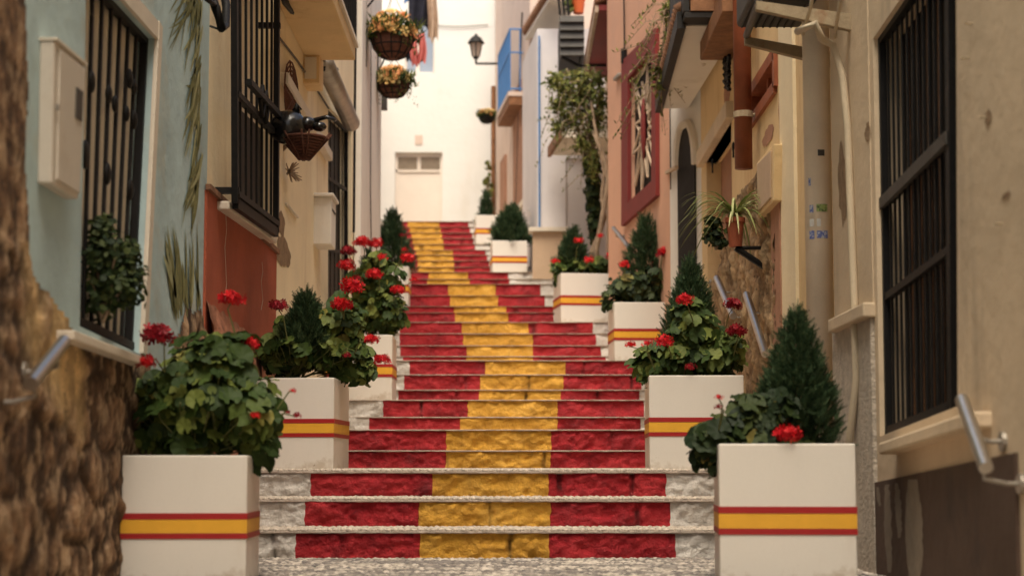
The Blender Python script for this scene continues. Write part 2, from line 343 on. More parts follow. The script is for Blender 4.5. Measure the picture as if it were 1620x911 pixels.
# staircase
stairs = thing('staircase', (0, 8.15, 0), 'long outdoor staircase painted in red, yellow and white bands climbing the alley', 'staircase')
def riser_disp(x, z, i):
    p = V((x * 5.5, i * 7.3, z * 9)); q = V((x * 22, i * 3.1, z * 26))
    return .020 * noise.noise(p) + .015 * noise.noise(q) + .010 * noise.noise(q * 2.3)
for i, (yt, a, b, c, d, Y) in enumerate(ST):
    zt = STEPZ[i]; z0 = (STEPZ[i - 1] if i else 0) - .012
    Yn = ST[i + 1][5] if i + 1 < len(ST) else 27.2
    xl, xr = lin(LX, Y + .01) - .05, lin(RX, Y + .01) + .3
    e = [P(q, yt + 12, Y).x for q in (a, b, c, d)]
    near = i < 10
    dx = .012 if i < 5 else (.02 if near else .05); nzv = 14 if i < 5 else (9 if near else 4)
    lip = .011 if i < 3 else (.005 if i < 14 else .002)
    zz = [z0 + (zt - lip - z0) * k / nzv for k in range(nzv + 1)]
    # stone joints
    rj = random.Random(40 + i); joints = []; xx = xl + rj.uniform(.2, .5)
    while xx < xr: joints.append((xx, rj.choice((.25, .5, 1)))); xx += rj.uniform(.3, 1.05)
    gl = []; m = MB(); bounds = [xl] + e + [xr]; mats = [2, 0, 1, 0, 2]
    for s in range(5):
        x0, x1 = bounds[s], bounds[s + 1]
        if x1 - x0 < .01: continue
        n = max(1, int((x1 - x0) / dx)); o = len(m.v)
        for k in range(n + 1):
            for z in zz:
                t = k / n; x = x0 + (x1 - x0) * t
                if (k == 0 and s > 0) or (k == n and s < 4): x += .007 * noise.noise(V((x * 3, z * 30, i)))
                dd = riser_disp(x, z, i)
                rag = .0; gr = 0
                for j, js in joints:
                    jj = j + .012 * noise.noise(V((j, z * 12, i)))
                    q = abs(x - jj)
                    jw_ = .012 + .016 * abs(noise.noise(V((j * 9, z * 14, i))))
                    if q < jw_: rag = max(rag, (1 - q / jw_) * .03 * js); gr = max(gr, js * (1 - q / jw_) * max(0, min(1, .75 + 1.4 * noise.noise(V((j * 5, z * 22, i))))))
                edge = (z - z0) / max(.01, zt - z0)
                y = Y + .012 + dd + rag + (.012 * max(0, .12 - edge) / .12) + (.008 * max(0, edge - .85) / .15)
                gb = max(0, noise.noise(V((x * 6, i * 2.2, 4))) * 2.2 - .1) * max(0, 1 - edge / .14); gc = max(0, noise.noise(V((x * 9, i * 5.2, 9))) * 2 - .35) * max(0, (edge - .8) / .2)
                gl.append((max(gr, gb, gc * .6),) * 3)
                m.v.append(V((x, y, z)))
        for k in range(n):
            for q in range(nzv):
                p = o + k * (nzv + 1) + q
                m.f.append([p, p + nzv + 1, p + nzv + 2, p + 1]); m.m.append(mats[s])
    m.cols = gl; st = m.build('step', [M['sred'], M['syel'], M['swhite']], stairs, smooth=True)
    # tread with a rough pale lip
    m = MB(); n = int((xr - xl) / .04); o = 0
    for k in range(n + 1):
        x = xl + (xr - xl) * k / n
        w1 = .004 * noise.noise(V((x * 9, i, 3))) + .003 * noise.noise(V((x * 40, i, 5))); w2 = .003 * noise.noise(V((x * 30, i * 2, 7)))
        m.v += [V((x, Y + .03, zt - lip - .006)), V((x, Y - .004 + w1, zt - lip + w2)), V((x, Y - .004 + w1, zt - .003 + w2)), V((x, Y + .02, zt)), V((x, Yn + .06, zt + (Yn - Y) * SLOPE))]
    for k in range(n):
        for q in range(4):
            p = k * 5 + q; m.f.append([p, p + 5, p + 6, p + 1]); m.m.append(1 if q < 3 else 0)
    m.build('tread', [M['tread'], M['nosing']], st, smooth=False)
    if i < 3:
        m = MB(); rows = 11
        for r in range(rows):
            x = xl + .05
            while x < xr - .2:
                y = Y + .012 + r * .029
                m.ell((x, y + random.uniform(-.004, .004), zt + (y - Y) * SLOPE + .001), random.uniform(.013, .019), .013, random.uniform(.006, .011), Quaternion((0, 0, 1), random.uniform(-.5, .5)), 6, 4)
                x += random.uniform(.027, .036)
        tag(m.build('pebble_edging', M['pebble_edge'], st, smooth=True, fix=False))

# ------------------------------------------------------------------ planters
def make_planter(label):
    t = thing('planter', (0, 0, 0), label, 'planter', 'white planters lining both sides of the stairs')
    W, H = .5, .5
    m = MB(); o = W / 2; ii = o - .02
    pr = [(-o, 0), (o, 0), (o, W), (-o, W)]; pi_ = [(-ii, .02), (ii, .02), (ii, W - .02), (-ii, W - .02)]
    vs = [V((x, y, 0)) for x, y in pr] + [V((x, y, H)) for x, y in pr] + [V((x, y, H)) for x, y in pi_] + [V((x, y, H - .07)) for x, y in pi_]
    fs = [(3, 2, 1, 0)]
    for k in range(4):
        n = (k + 1) % 4; fs += [(k, n, 4 + n, 4 + k), (4 + k, 4 + n, 8 + n, 8 + k), (8 + k, 8 + n, 12 + n, 12 + k)]
    m.add(vs, fs); b = m.build('box', M['planter'], t, local=True, bevel=.005)
    for z0, z1, mm in ((.178, .199, 'band_red'), (.2, .252, 'band_yel'), (.253, .277, 'band_red')):
        m = MB(); e = .003 if mm == 'band_red' else .002; oo = o + e
        q = [(-oo, -e), (oo, -e), (oo, W + e), (-oo, W + e)]
        for k in range(4):
            n = (k + 1) % 4; m.quad((*q[k], z0), (*q[n], z0), (*q[n], z1), (*q[k], z1))
            r = [(x * (o - .004) / oo, .004 + (y + e) * (W - .008) / (W + 2 * e)) for x, y in q]
            m.quad((*q[k], z1), (*q[n], z1), (*r[n], z1), (*r[k], z1)); m.quad((*q[k], z0), (*q[n], z0), (*r[n], z0), (*r[k], z0))
        m.build('stripe', M[mm], t, local=True)
    m = MB(); n = 10
    for a in range(n + 1):
        for c in range(n + 1):
            x = -ii + 2 * ii * a / n; y = .02 + (W - .04) * c / n
            m.v.append(V((x, y, H - .045 + .012 * noise.noise(V((x * 20, y * 20, 3))))))
    for a in range(n):
        for c in range(n): p = a * (n + 1) + c; m.f.append([p, p + n + 1, p + n + 2, p + 1]); m.m.append(0)
    m.build('soil', M['soil'], t, local=True)
    return t
proto = None
def place_planter(xl, xr, ybase, Y, label, rz=0, z=None, sc=None):
    global proto
    if proto is None: proto = t = make_planter(label)
    else:
        t = proto.copy(); COL.objects.link(t); t['label'] = label
        for ch in list(proto.children):
            c = ch.copy(); COL.objects.link(c); c.parent = t
    zz = P(xl, ybase, Y).z if z is None else z
    A = P(xl, ybase, Y); B_ = P(xr, ybase, Y)
    t.location = ((A.x + B_.x) / 2, Y, zz); t.rotation_euler.z = rz
    s = sc or (B_.x - A.x) / .5
    t.scale = (s, s, s * (1.035 if Y < 7 else 1))
    return t
# name: left px, right px, base y, distance
pl = {}
pl['1L'] = place_planter(190, 388, 930, 6.22, 'nearest cream planter on the left, below the big geranium', z=0.003, rz=.045)
pl['1R'] = place_planter(1140, 1356, 930, 6.22, 'nearest cream planter on the right, below the broad dark conifer', z=0.003, rz=-.08)
pl['2L'] = place_planter(382, 528, 743, 9.0, 'second planter on the left, standing on the third step beside the red dado', z=STEPZ[2] + .004, rz=-.07)
pl['2R'] = place_planter(1028, 1178, 743, 9.0, 'second planter on the right, on the third step in front of the steel handrails', z=STEPZ[2] + .004, rz=-.03)
pl['3L'] = place_planter(516, 620, 631, 12.85, 'third planter on the left, by the white mailbox wall', z=STEPZ[6] + .006)
pl['3R'] = place_planter(972, 1066, 568, 14.95, 'third planter on the right, in front of the salmon house', z=STEPZ[9] + .006, rz=.05)
pl['4L'] = place_planter(582, 645, 485, 18.6, 'small far planter on the left mostly hidden behind red geraniums', z=STEPZ[15] + .006, sc=.9)
pl['4R'] = place_planter(887, 966, 509, 17.6, 'angled planter on the right showing its left side, under the big vine', z=STEPZ[13] + .006, rz=.13)
pl['5R'] = place_planter(779, 834, 432, 21.0, 'small far planter by the beige wall corner, lower of the two at the top', z=STEPZ[19] + .006, rz=.08)
pl['6R'] = place_planter(753, 800, 402, 23.4, 'farthest planter, at the top right of the stairs by the white end wall', z=STEPZ[24] + .006, rz=.08)

# ------------------------------------------------------------------ plants
def leaf_shape(m, c, q, r, rnd, mi=0):
    o = len(m.v); n = 21; lob = 7
    m.v.append(c + q @ V((0, -.25 * r, -.10 * r)))
    cup = rnd.uniform(.05, .35)
    for ring, rr in ((0, .55), (1, 1.0)):
        for k in range(n + 1):
            t = -pi / 2 + .32 + (2 * pi - .64) * k / n
            rad = r * rr * (1 + (.10 * abs(sin(lob * (t + pi / 2) / 2)) if ring else .03))
            z = cup * r * rr * rr * .5 + (.10 * r * sin(lob * t) if ring else .0)
            m.v.append(c + q @ V((rad * cos(t), rad * sin(t), z)))
    for k in range(n):
        m.f.append([o, o + 1 + k, o + 2 + k]); m.m.append(mi)
        a = o + 1 + k; b2 = o + 1 + n + 1 + k
        m.f.append([a, b2, b2 + 1, a + 1]); m.m.append(mi)
def floret(m, c, q, r, mi=0):
    o = len(m.v); m.v.append(c)
    for k in range(5):
        t = 2 * pi * k / 5
        for dt, rr, z in ((-.42, .75, .1), (-.16, 1.0, .22), (.16, 1.0, .22), (.42, .75, .1)):
            m.v.append(c + q @ V((r * rr * cos(t + dt), r * rr * sin(t + dt), z * r)))
        b0 = o + 1 + 4 * k; m.f.append([o, b0, b0 + 1, b0 + 2, b0 + 3]); m.m.append(mi)
def flower_head(parent, c, r, base, dark=False, rnd=random, n=None, mat=None, name='flower_head'):
    m = MB(); n = n or 46
    for k in range(n):
        z = 1 - 1.55 * (k + .5) / n; t = k * 2.39996; s = sqrt(max(0, 1 - z * z))
        d = V((s * cos(t), s * sin(t), z)); d = (d + V([rnd.uniform(-.2, .2) for _ in range(3)])).normalized()
        d2 = (d + V([rnd.gauss(0, .35) for _ in range(3)])).normalized(); q = d2.to_track_quat('Z', 'Y') @ Quaternion((0, 0, 1), rnd.uniform(0, 6)); k_ = rnd.uniform(.62, 1.2)
        floret(m, c + V((d.x * r * .95, d.y * r * .95, d.z * r * .62)) * k_, q, r * rnd.uniform(.27, .42))
    m.tube([c - V((0, 0, .2 * r)), c + V((0, 0, .35 * r))], [r * .55, r * .45], 8)
    f = m.build(name, mat or (M['petald'] if dark else M['petal']), parent, fix=False)
    m = MB(); mid = (c + V(base)) / 2 + V((rnd.uniform(-.02, .02), -.02, .03)); m.tube([V(base), mid, c - V((0, 0, r * .3))], [.0035, .003, .0025], 5)
    m.build('stem', M['stem'], f)
def lobe_pts(lobes, Y, n, rnd, shell=.55):
    L_ = []
    for l in lobes:
        px, py, rx, ry = l[:4]; dz = l[4] if len(l) > 4 else 0
        s = Y / F; L_.append((P(px, py, Y + dz), rx * s, min(.26, (rx + ry) / 2 * s) * 1.0, ry * s))
    wts = [a[1] * a[3] for a in L_]; out = []
    while len(out) < n:
        c, a, b, d = rnd.choices(L_, wts)[0]
        v = V([rnd.gauss(0, 1) for _ in range(3)]).normalized(); rr = rnd.uniform(shell, 1.03) + (rnd.random() < .12) * abs(rnd.gauss(0, .16))
        if noise.noise(V((v.x * 2.2 + a * 9, v.y * 2.2 + c.x * 3, v.z * 2.2 + c.z * 3))) < -.28: continue
        p = c + V((v.x * a * rr, v.y * b * rr, v.z * d * rr))
        inside = False
        for (c2, a2, b2, d2) in L_:
            q = p - c2
            if (q.x / a2) ** 2 + (q.y / b2) ** 2 + (q.z / d2) ** 2 < shell * shell * .8: inside = True; break
        if inside and rnd.random() < .8: continue
        out.append((p, v))
    return out, L_
def geranium(label, Y, base, lobes, flowers, n=170, size=.042, seed=1, mat='leaf', top=None):
    rnd = random.Random(seed); b0 = V(base)
    t = thing('geranium', b0, label, 'potted plant', 'red geraniums in the stair planters')
    pts, L_ = lobe_pts(lobes, Y, n, rnd)
    m = MB(); st = MB()
    for p, v in pts:
        nr = (v * .8 + V((0, -.45, .62)) + V([rnd.gauss(0, .28) for _ in range(3)])).normalized()
        q = nr.to_track_quat('Z', 'Y') @ Quaternion((0, 0, 1), rnd.uniform(-1, 1))
        leaf_shape(m, p, q, size * rnd.choice((.5, .75, .95, 1.1, 1.3)) * rnd.uniform(.85, 1.1), rnd, 1 if rnd.random() < .035 else 0)
        if rnd.random() < .35: st.tube([p, p - nr * .03 - V((0, 0, .02)), b0 + (p - b0) * .55 + V((0, 0, .0))], [.002, .0022, .003], 4, cap=False)
    m.build('leaves', [M[mat], M['leafy']], t, smooth=True, fix=False)
    for k in range(9):
        a = b0 + V((rnd.uniform(-.12, .12), rnd.uniform(-.08, .08), 0)); e = rnd.choice(pts)[0]
        st.tube([a, a.lerp(e, .5) + V((0, 0, .04)), e], [.008, .006, .004], 5)
    st.build('stems', M['stem'], t)
    for fl in flowers:
        px, py, r = fl[:3]; dk = len(fl) > 3 and fl[3]; dz = fl[4] if len(fl) > 4 else -.2
        c = P(px, py, Y + dz); r2 = r * (Y + dz) / F
        near = min(pts, key=lambda q: (q[0] - c - V((0, 0, -.08))).length)[0]
        flower_head(t, c, r2, near, dk, rnd, n=46 if r > 9 else 18)
    return t
def sprig(m, p, d, L, w, rnd):
    # feathery spray: a central blade with alternating short blades
    side = d.cross(V((rnd.uniform(-1, 1), rnd.uniform(-1, 1), rnd.uniform(-1, 1)))).normalized(); n = 6
    o = len(m.v); m.v += [p - side * w * .35, p + d * L, p + side * w * .35]; m.f.append([o, o + 1, o + 2]); m.m.append(0)
    for k in range(n):
        a = p + d * L * (k + .6) / (n + .6)
        for s in (-1, 1):
            e = a + (d * .75 + side * s).normalized() * L * .36 * (1 - k / (n + 2)); o = len(m.v)
            m.v += [a - d * w * .45, a + d * w * .55, e]; m.f.append([o, o + 1, o + 2]); m.m.append(0)
def conifer(label, Y, px, ytop, ybase, wpx, seed, n=900, prof=None, L=.055, group='small conifers in the stair planters', lean=0):
    rnd = random.Random(seed); s = Y / F; top = P(px + lean, ytop, Y); b0 = P(px, ybase, Y); H = top.z - b0.z; Wd = wpx * s / 2
    t = thing('conifer', b0, label, 'conifer', group)
    m = MB(); ph = rnd.uniform(0, 6); nbr = max(24, n // 26); per = max(6, n // nbr)
    for k in range(nbr):
        u = (k + rnd.random()) / nbr; u = u ** 1.25; ang = k * 2.39996 + rnd.uniform(-.4, .4)
        prf = (1 - u ** 1.5) ** .8 * (.72 + .28 * min(1, u * 4)) * rnd.uniform(.72, 1.15)
        st_ = b0.lerp(top, u * .92); out = V((cos(ang), sin(ang) * .9, 0)); Lb = Wd * prf; rise = (.55 + u * 1.6) * Lb + .02 + .10 * H * u * rnd.random()
        for q in range(per):
            t_ = rnd.uniform(.12, 1) ** .7; c = st_ + out * Lb * t_ + V((0, 0, rise * t_ ** 1.4)); sp = .16 * Lb * (1.2 - t_) + .006
            c = c + V([rnd.gauss(0, sp) for _ in range(3)])
            rr_ = (V((c.x - b0.x, c.y - b0.y, 0)) - V((top.x - b0.x, 0, 0)) * max(0, min(1, (c.z - b0.z) / H))).length / Wd
            lim = (1 - .85 * min(1.1, rr_) ** 1.25) * (1 + .10 * sin(ang * 2 + ph)); uc = (c.z - b0.z) / H
            if uc > lim: c.z = b0.z + H * max(.02, lim) * rnd.uniform(.72, 1)
            d = (out * (.75 - .55 * u) + V((0, 0, .8)) + V([rnd.gauss(0, .28) for _ in range(3)])).normalized()
            sprig(m, c, d, L * rnd.uniform(.5, 1.2), .006 * L / .055, rnd)
    m.build('foliage', M['conif'], t, fix=False)
    m = MB(); m.tube([b0 - V((0, 0, .02)), b0.lerp(top, .5), b0.lerp(top, .93)], [.014, .009, .003], 6)
    for k in range(14):
        u = rnd.uniform(.08, .85); ang = rnd.uniform(0, 6.3); c = b0.lerp(top, u); m.tube([c, c + V((cos(ang) * Wd * (1 - u) * .8, sin(ang) * Wd * (1 - u) * .8, H * .12))], [.005, .002], 4)
    m.build('trunk', M['bark'], t)
    return t
def ptop(k, dx=0, dy=.25):
    t = pl[k]; s = t.scale[0]; return V((t.location.x + dx, t.location.y + dy * s, t.location.z + .46 * s))
geranium('big bushy geranium with two round dark red blooms in the nearest left planter', 6.45, ptop('1L'),
    [(320, 630, 88, 78), (262, 655, 50, 58), (395, 650, 52, 60), (330, 575, 62, 50), (250, 620, 40, 32), (300, 695, 70, 32), (410, 690, 32, 42), (368, 560, 36, 36), (225, 625, 26, 18)],
    [(249, 531, 25, True), (231, 573, 15), (366, 472, 18, False, 0), (394, 543, 16, False, 0), (404, 657, 8), (463, 618, 6, False, 0), (470, 657, 7, True, 0), (455, 652, 5, True, 0)], n=729, size=.038, seed=3)
geranium('leafy geranium with bright red blooms on long stems in the second left planter', 9.2, ptop('2L'),
    [(490, 552, 74, 36), (440, 560, 34, 32), (555, 568, 34, 36), (530, 515, 44, 32), (470, 520, 40, 24), (540, 480, 22, 22), (575, 585, 16, 18)],
    [(440, 484, 14, True), (557, 453, 18), (541, 482, 15), (587, 537, 12), (604, 569, 12), (549, 562, 7, True)], n=729, size=.037, seed=4)
geranium('tall geranium crowded with small red blooms in the third left planter', 13.05, ptop('3L'),
    [(600, 488, 40, 38), (622, 500, 24, 30), (585, 448, 34, 30), (560, 500, 24, 24), (612, 440, 28, 24), (600, 415, 18, 18)],
    [(573, 383, 13), (594, 385, 11), (551, 397, 12, True), (548, 420, 13), (605, 407, 8), (592, 434, 12), (645, 409, 11), (629, 459, 10), (566, 440, 8, True), (655, 442, 6)], n=663, size=.037, seed=5)
geranium('low dark geranium trailing over the nearest right planter with one big red bloom', 6.45, ptop('1R'),
    [(1150, 695, 48, 36), (1205, 680, 50, 38), (1250, 712, 50, 26), (1118, 705, 26, 30), (1122, 735, 13, 18), (1190, 650, 36, 26), (1235, 655, 40, 30)],
    [(1247, 687, 20), (1137, 628, 7), (1136, 643, 6, True), (1314, 636, 9, True, .1)], n=464, size=.038, seed=6, mat='leafd')
geranium('dark leaved geranium with red blooms spilling from the second right planter', 9.2, ptop('2R'),
    [(1092, 500, 26, 30), (1060, 570, 46, 34), (1130, 562, 48, 40), (1032, 575, 32, 26), (1100, 528, 44, 36), (1150, 545, 28, 30), (1022, 590, 14, 20)],
    [(1083, 474, 13), (1160, 482, 14, True), (1165, 524, 15, True), (1052, 541, 14), (1024, 543, 8), (997, 545, 9), (1092, 580, 9, True)], n=618, size=.038, seed=7)
geranium('dark geranium hanging over the left edge of the third right planter', 15.15, ptop('3R'),
    [(1000, 452, 38, 26), (968, 470, 18, 24), (1035, 448, 32, 26), (1020, 470, 40, 14)],
    [(987, 418, 9), (1052, 398, 10), (1046, 402, 8, True)], n=419, size=.038, seed=8, mat='leafd')
geranium('low geranium dotted with red blooms in the angled planter under the vine', 17.85, ptop('4R'),
    [(915, 422, 34, 14), (885, 425, 14, 16), (945, 420, 24, 12), (882, 440, 8, 14)],
    [(878, 413, 7), (917, 381, 8), (932, 411, 9), (950, 373, 6), (966, 405, 9)], n=331, size=.038, seed=9, mat='leaf')
geranium('small far geranium with red blooms beside the conifer at the upper left of the stairs', 18.9, ptop('4L'),
    [(600, 425, 26, 14), (632, 428, 14, 10)], [(640, 395, 5), (636, 372, 4, True)], n=154, size=.038, seed=10, mat='leafd')
conifer('broad dark conifer rising from the nearest right planter', 6.55, 1260, 502, 740, 165, 11, 6500, L=.045)
conifer('spiky conifer behind red blooms in the second right planter', 9.3, 1092, 418, 600, 118, 12, 3800, L=.055)
conifer('pointed conifer in the third right planter before the salmon house', 15.25, 1022, 346, 470, 92, 13, 2200, L=.075)
conifer('feathery low conifer on the left of the second left planter', 9.15, 484, 468, 570, 100, 14, 2600, L=.055)
conifer('airy little conifer among red blooms of the third left planter', 13.15, 582, 398, 490, 44, 15, 500, L=.07)
conifer('dark rounded conifer in the small far left planter', 19.0, 620, 336, 450, 80, 16, 2200, L=.09)
conifer('dark conifer in the angled planter under the vine', 17.85, 906, 366, 436, 56, 17, 1100, L=.1)
conifer('wide low conifer in the small planter by the beige corner', 21.25, 808, 334, 400, 76, 18, 1500, L=.12)
conifer('upright conifer in the farthest planter at the top of the stairs', 23.6, 769, 304, 372, 32, 19, 800, L=.1)

# ------------------------------------------------------------------ walls
class Wall:
    def __init__(s, A, B, side):      # side: +1 street lies to the right (+X) of the wall, -1 to the left
        s.A = V((A[0], A[1], 0)); d = V((B[0] - A[0], B[1] - A[1], 0)); s.L = d.length; s.u = d.normalized()
        n = V((s.u.y, -s.u.x, 0)); s.n = n if n.x * side > 0 or (abs(n.x) < .01 and n.y < 0) else -n
    def uv(s, px, py, off=0):
        d = ray(px, py); o = V((0, 0, EYE)); a = s.A + s.n * off
        t = (a - o).dot(s.n) / d.dot(s.n); p = o + d * t
        return ((p - a).dot(s.u), p.z)
    def pt(s, u, v, off=0): return s.A + s.u * u + s.n * off + V((0, 0, v))
    def at(s, px, py, off=0): u, v = s.uv(px, py, off); return s.pt(u, v, off)
    def quad(s, q, off=0): return [s.uv(x, y, off) for x, y in q]
def facade(wl, parent, z0, z1, holes, mat, rev=.2, name='wall', thick=.0, deep=3.5):
    """front skin with openings and reveals, closed by a solid body behind"""
    m = MB(); outer = [(0, z0), (wl.L, z0), (wl.L, z1), (0, z1)]; loops = [outer] + holes
    bm = bmesh.new(); eds = []
    for l in loops:
        vs = [bm.verts.new((a, b, 0)) for a, b in l]; eds += [bm.edges.new((vs[k], vs[(k + 1) % len(vs)])) for k in range(len(vs))]
    bmesh.ops.triangle_fill(bm, use_beauty=True, use_dissolve=False, edges=eds); bm.verts.index_update()
    m.v = [wl.pt(v.co.x, v.co.y) for v in bm.verts]
    for f in bm.faces: m.f.append([v.index for v in f.verts]); m.m.append(0)
    bm.free()
    for l in holes:
        for k in range(4):
            a, b = l[k], l[(k + 1) % 4]; m.quad(wl.pt(*a), wl.pt(*b), wl.pt(*b, -rev), wl.pt(*a, -rev))
    c0 = [wl.pt(0, z0, -rev), wl.pt(wl.L, z0, -rev), wl.pt(wl.L, z0, -deep), wl.pt(0, z0, -deep)]
    m.hexa(c0 + [p + V((0, 0, z1 - z0)) for p in c0])
    for k in range(4):
        a, b = outer[k], outer[(k + 1) % 4]; m.quad(wl.pt(*a), wl.pt(*b), wl.pt(*b, -rev), wl.pt(*a, -rev))
    return m.build(name, mat, parent, fix=False)
def bil(q, s, t):   # q: TL,TR,BR,BL
    a = (q[0][0] + (q[1][0] - q[0][0]) * s, q[0][1] + (q[1][1] - q[0][1]) * s)
    b = (q[3][0] + (q[2][0] - q[3][0]) * s, q[3][1] + (q[2][1] - q[3][1]) * s)
    return (a[0] + (b[0] - a[0]) * t, a[1] + (b[1] - a[1]) * t)
def slab(m, wl, q, o0, o1, mi=0):
    """extrude a wall quad (uv corners) between two offsets"""
    m.hexa([wl.pt(a, b, o0) for a, b in q] + [wl.pt(a, b, o1) for a, b in q], mi)
def ubar(m, wl, a, b, w, o0, o1, mi=0):
    d = V((b[0] - a[0], b[1] - a[1])); d.normalize(); n = V((-d.y, d.x)) * w / 2
    slab(m, wl, [(a[0] - n.x, a[1] - n.y), (b[0] - n.x, b[1] - n.y), (b[0] + n.x, b[1] + n.y), (a[0] + n.x, a[1] + n.y)], o0, o1, mi)
def grille(parent, wl, q, nb, rails, off, bw=.014, fw=.04, mat='black', name='grille'):
    # flat bars
    m = MB()
    for a, b in ((0, 1), (1, 2), (2, 3), (3, 0)): ubar(m, wl, q[a], q[b], fw, off, off + .03)
    for k in range(1, nb): ubar(m, wl, bil(q, k / nb, 0), bil(q, k / nb, 1), bw, off + .006, off + .006 + bw * .6)
    for t in rails: ubar(m, wl, bil(q, 0, t), bil(q, 1, t), .028, off - .002, off + .004 + bw * 1.6)
    return m.build(name, M[mat], parent)
def box_on(wl, px0, py0, px1, py1, o0, o1):
    """upright rectangle between two pixel corners on the wall"""
    a = wl.uv(px0, py0, o1); b = wl.uv(px1, py1, o1)
    return [(a[0], a[1]), (b[0], a[1]), (b[0], b[1]), (a[0], b[1])]
TOP = 5.6

# ---- left: blue house with a painted rock mural
WA = Wall((-1.42, -5.0), (-1.42, 7.85), 1)
HA = thing('house', (-1.42, 5, 0), 'pale blue house with painted rocks and palm mural over a rough stone base', 'house')
qA = WA.quad([(137, -60), (247, 62), (222, 560), (126, 516)])
holeA = [qA[3], qA[2], qA[1], qA[0]]
facade(WA, HA, -.2, 8.5, [holeA], M['blue'])  # unseen upper wall and run behind camera extended to shade the near alley
tr = MB(); tw = .07
oq = [(qA[0][0] - tw * .2, qA[0][1] + tw), (qA[1][0] + tw, qA[1][1] + tw), (qA[2][0] + tw, qA[2][1]), (qA[0][0] - tw * .2, qA[3][1])]
ubar(tr, WA, (qA[1][0] + tw / 2, qA[1][1] + tw), (qA[2][0] + tw / 2, qA[2][1]), tw, -.005, .012)
ubar(tr, WA, (qA[0][0], qA[0][1] + tw / 2), (qA[1][0] + tw / 2, qA[1][1] + tw / 2), tw, -.006, .010)
winA = MB(); slab(winA, WA, qA, -.199, -.075); winA = winA.build('window', M['blind'], HA)
tr.build('frame', M['trim'], winA)
grille(winA, WA, [(a, b) for a, b in qA], 8, (.975,), -.06, .02, .045)
for (x, y, r) in ((170, 275, .032), (206, 300, .032), (135, 245, .04), (145, 130, .03), (172, 150, .028), (205, 125, .03), (182, 165, .026), (212, 190, .03), (200, 180, .024), (212, 138, .024)):
    m = MB(); c = WA.at(x, y, -.04); m.ell(c, .012, r, r * 1.3, None, 12, 8); m.build('ornament', M['black'], winA, smooth=True)
m = MB(); s0 = WA.uv(118, 522, .06); s1 = WA.uv(232, 566, .06)
slab(m, WA, [(s0[0], s0[1]), (s1[0], s1[1]), (s1[0], s1[1] - .03), (s0[0], s0[1] - .03)], -.1, .06); m.build('sill', M['trim'], winA, bevel=.004)
# stone facing + painted rocks
curve = [(-200, 380), (-40, 400), (20, 395), (45, 405), (58, 440), (85, 480), (105, 500), (118, 532), (232, 572), (245, 640), (262, 600), (280, 520), (292, 482), (312, 486), (322, 500), (340, 520)]
def curve_y(x): return lin(curve, x)
m = MB(); cols = []; nu, nv = 290, 230; us = 8.3; du = (WA.L - us) / nu; vmax = 3.3; hid = {}
for a in range(nu + 1):
    for b in range(nv + 1):
        u = us + a * du; v = -.05 + vmax * (b / nv); p = WA.pt(u, v); px, py = proj(p)
        wob = 14 * noise.noise(V((u * 6, v * 6, 1))) + 6 * noise.noise(V((u * 20, v * 20, 2)))
        inn = (py + wob) - curve_y(px)                       # below the ragged line
        inn2 = (40 - px + wob * .6) * 1.4                     # painted quoins at the near end
        q = max(inn, inn2); hid[(a, b)] = q
        k = V((u * 3.0, v * 5.6, 0)); k += V((noise.noise(k * .7), noise.noise(k * .7 + V((5, 5, 5))), 0)) * .25
        dd, vp_ = noise.voronoi(k); ck = min(1, max(0, (dd[1] - dd[0]) - .07) * 6); tone = noise.cell(vp_[0] * 7.7)
        fine = noise.fractal(V((u * 13, v * 9, 3)), .45, 2.1, 7)
        big = noise.noise(V((u * 4, v * 2.5, 8)))
        fade = max(0, min(1, q / 30))
        sand = max(0, min(1, (190 - inn) / 70)) * max(0, min(1, (132 - px) / 12)) * max(0, min(1, (px - 25) / 25)) * max(0, min(1, .9 + 1.3 * big + .5 * noise.noise(V((u * 14, v * 14, 2)))))
        if inn2 > 0 and py < 380:      # large dressed quoins
            row = ((v + .05 + .12 * u) / .23) % 1; ck = min(1, min(row, 1 - row) * 9); sand = 0
        h = (.003 + .013 * ck + .006 * fine + .005 * tone * ck) * fade * (.2 if inn2 > 0 and py < 380 else 1) * (1 - .85 * sand)
        m.v.append(WA.pt(u, v, .004 + max(-.0, h)))
        base = V((.15, .078, .04)).lerp(V((.36, .21, .115)), max(0, min(1, .15 + .9 * abs(tone) + .4 * noise.noise(V((u * 5, v * 5, 11))))))
        base = base.lerp(V((.055, .033, .022)), max((1 - ck) * .9, max(0, min(.8, (-fine - .1) * 1.6))))  # dark joints; fine hollows also darkened in the colour like shaded holes
        base = base.lerp(V((.56, .38, .23)), max(0, min(.85, (fine - .05) * 1.8))).lerp(V((.78, .53, .25)), sand * .92); cols.append(tuple(base))  # ridges paled in the colour as highlights, then ochre sand on top
for a in range(nu):
    for b in range(nv):
        if all(hid[k] > 0 for k in ((a, b), (a + 1, b), (a, b + 1), (a + 1, b + 1))):
            p = a * (nv + 1) + b; m.f.append([p, p + nv + 1, p + nv + 2, p + 1]); m.m.append(0)
m.cols = cols; m.build('stone_base', M['stone'], HA, smooth=True)
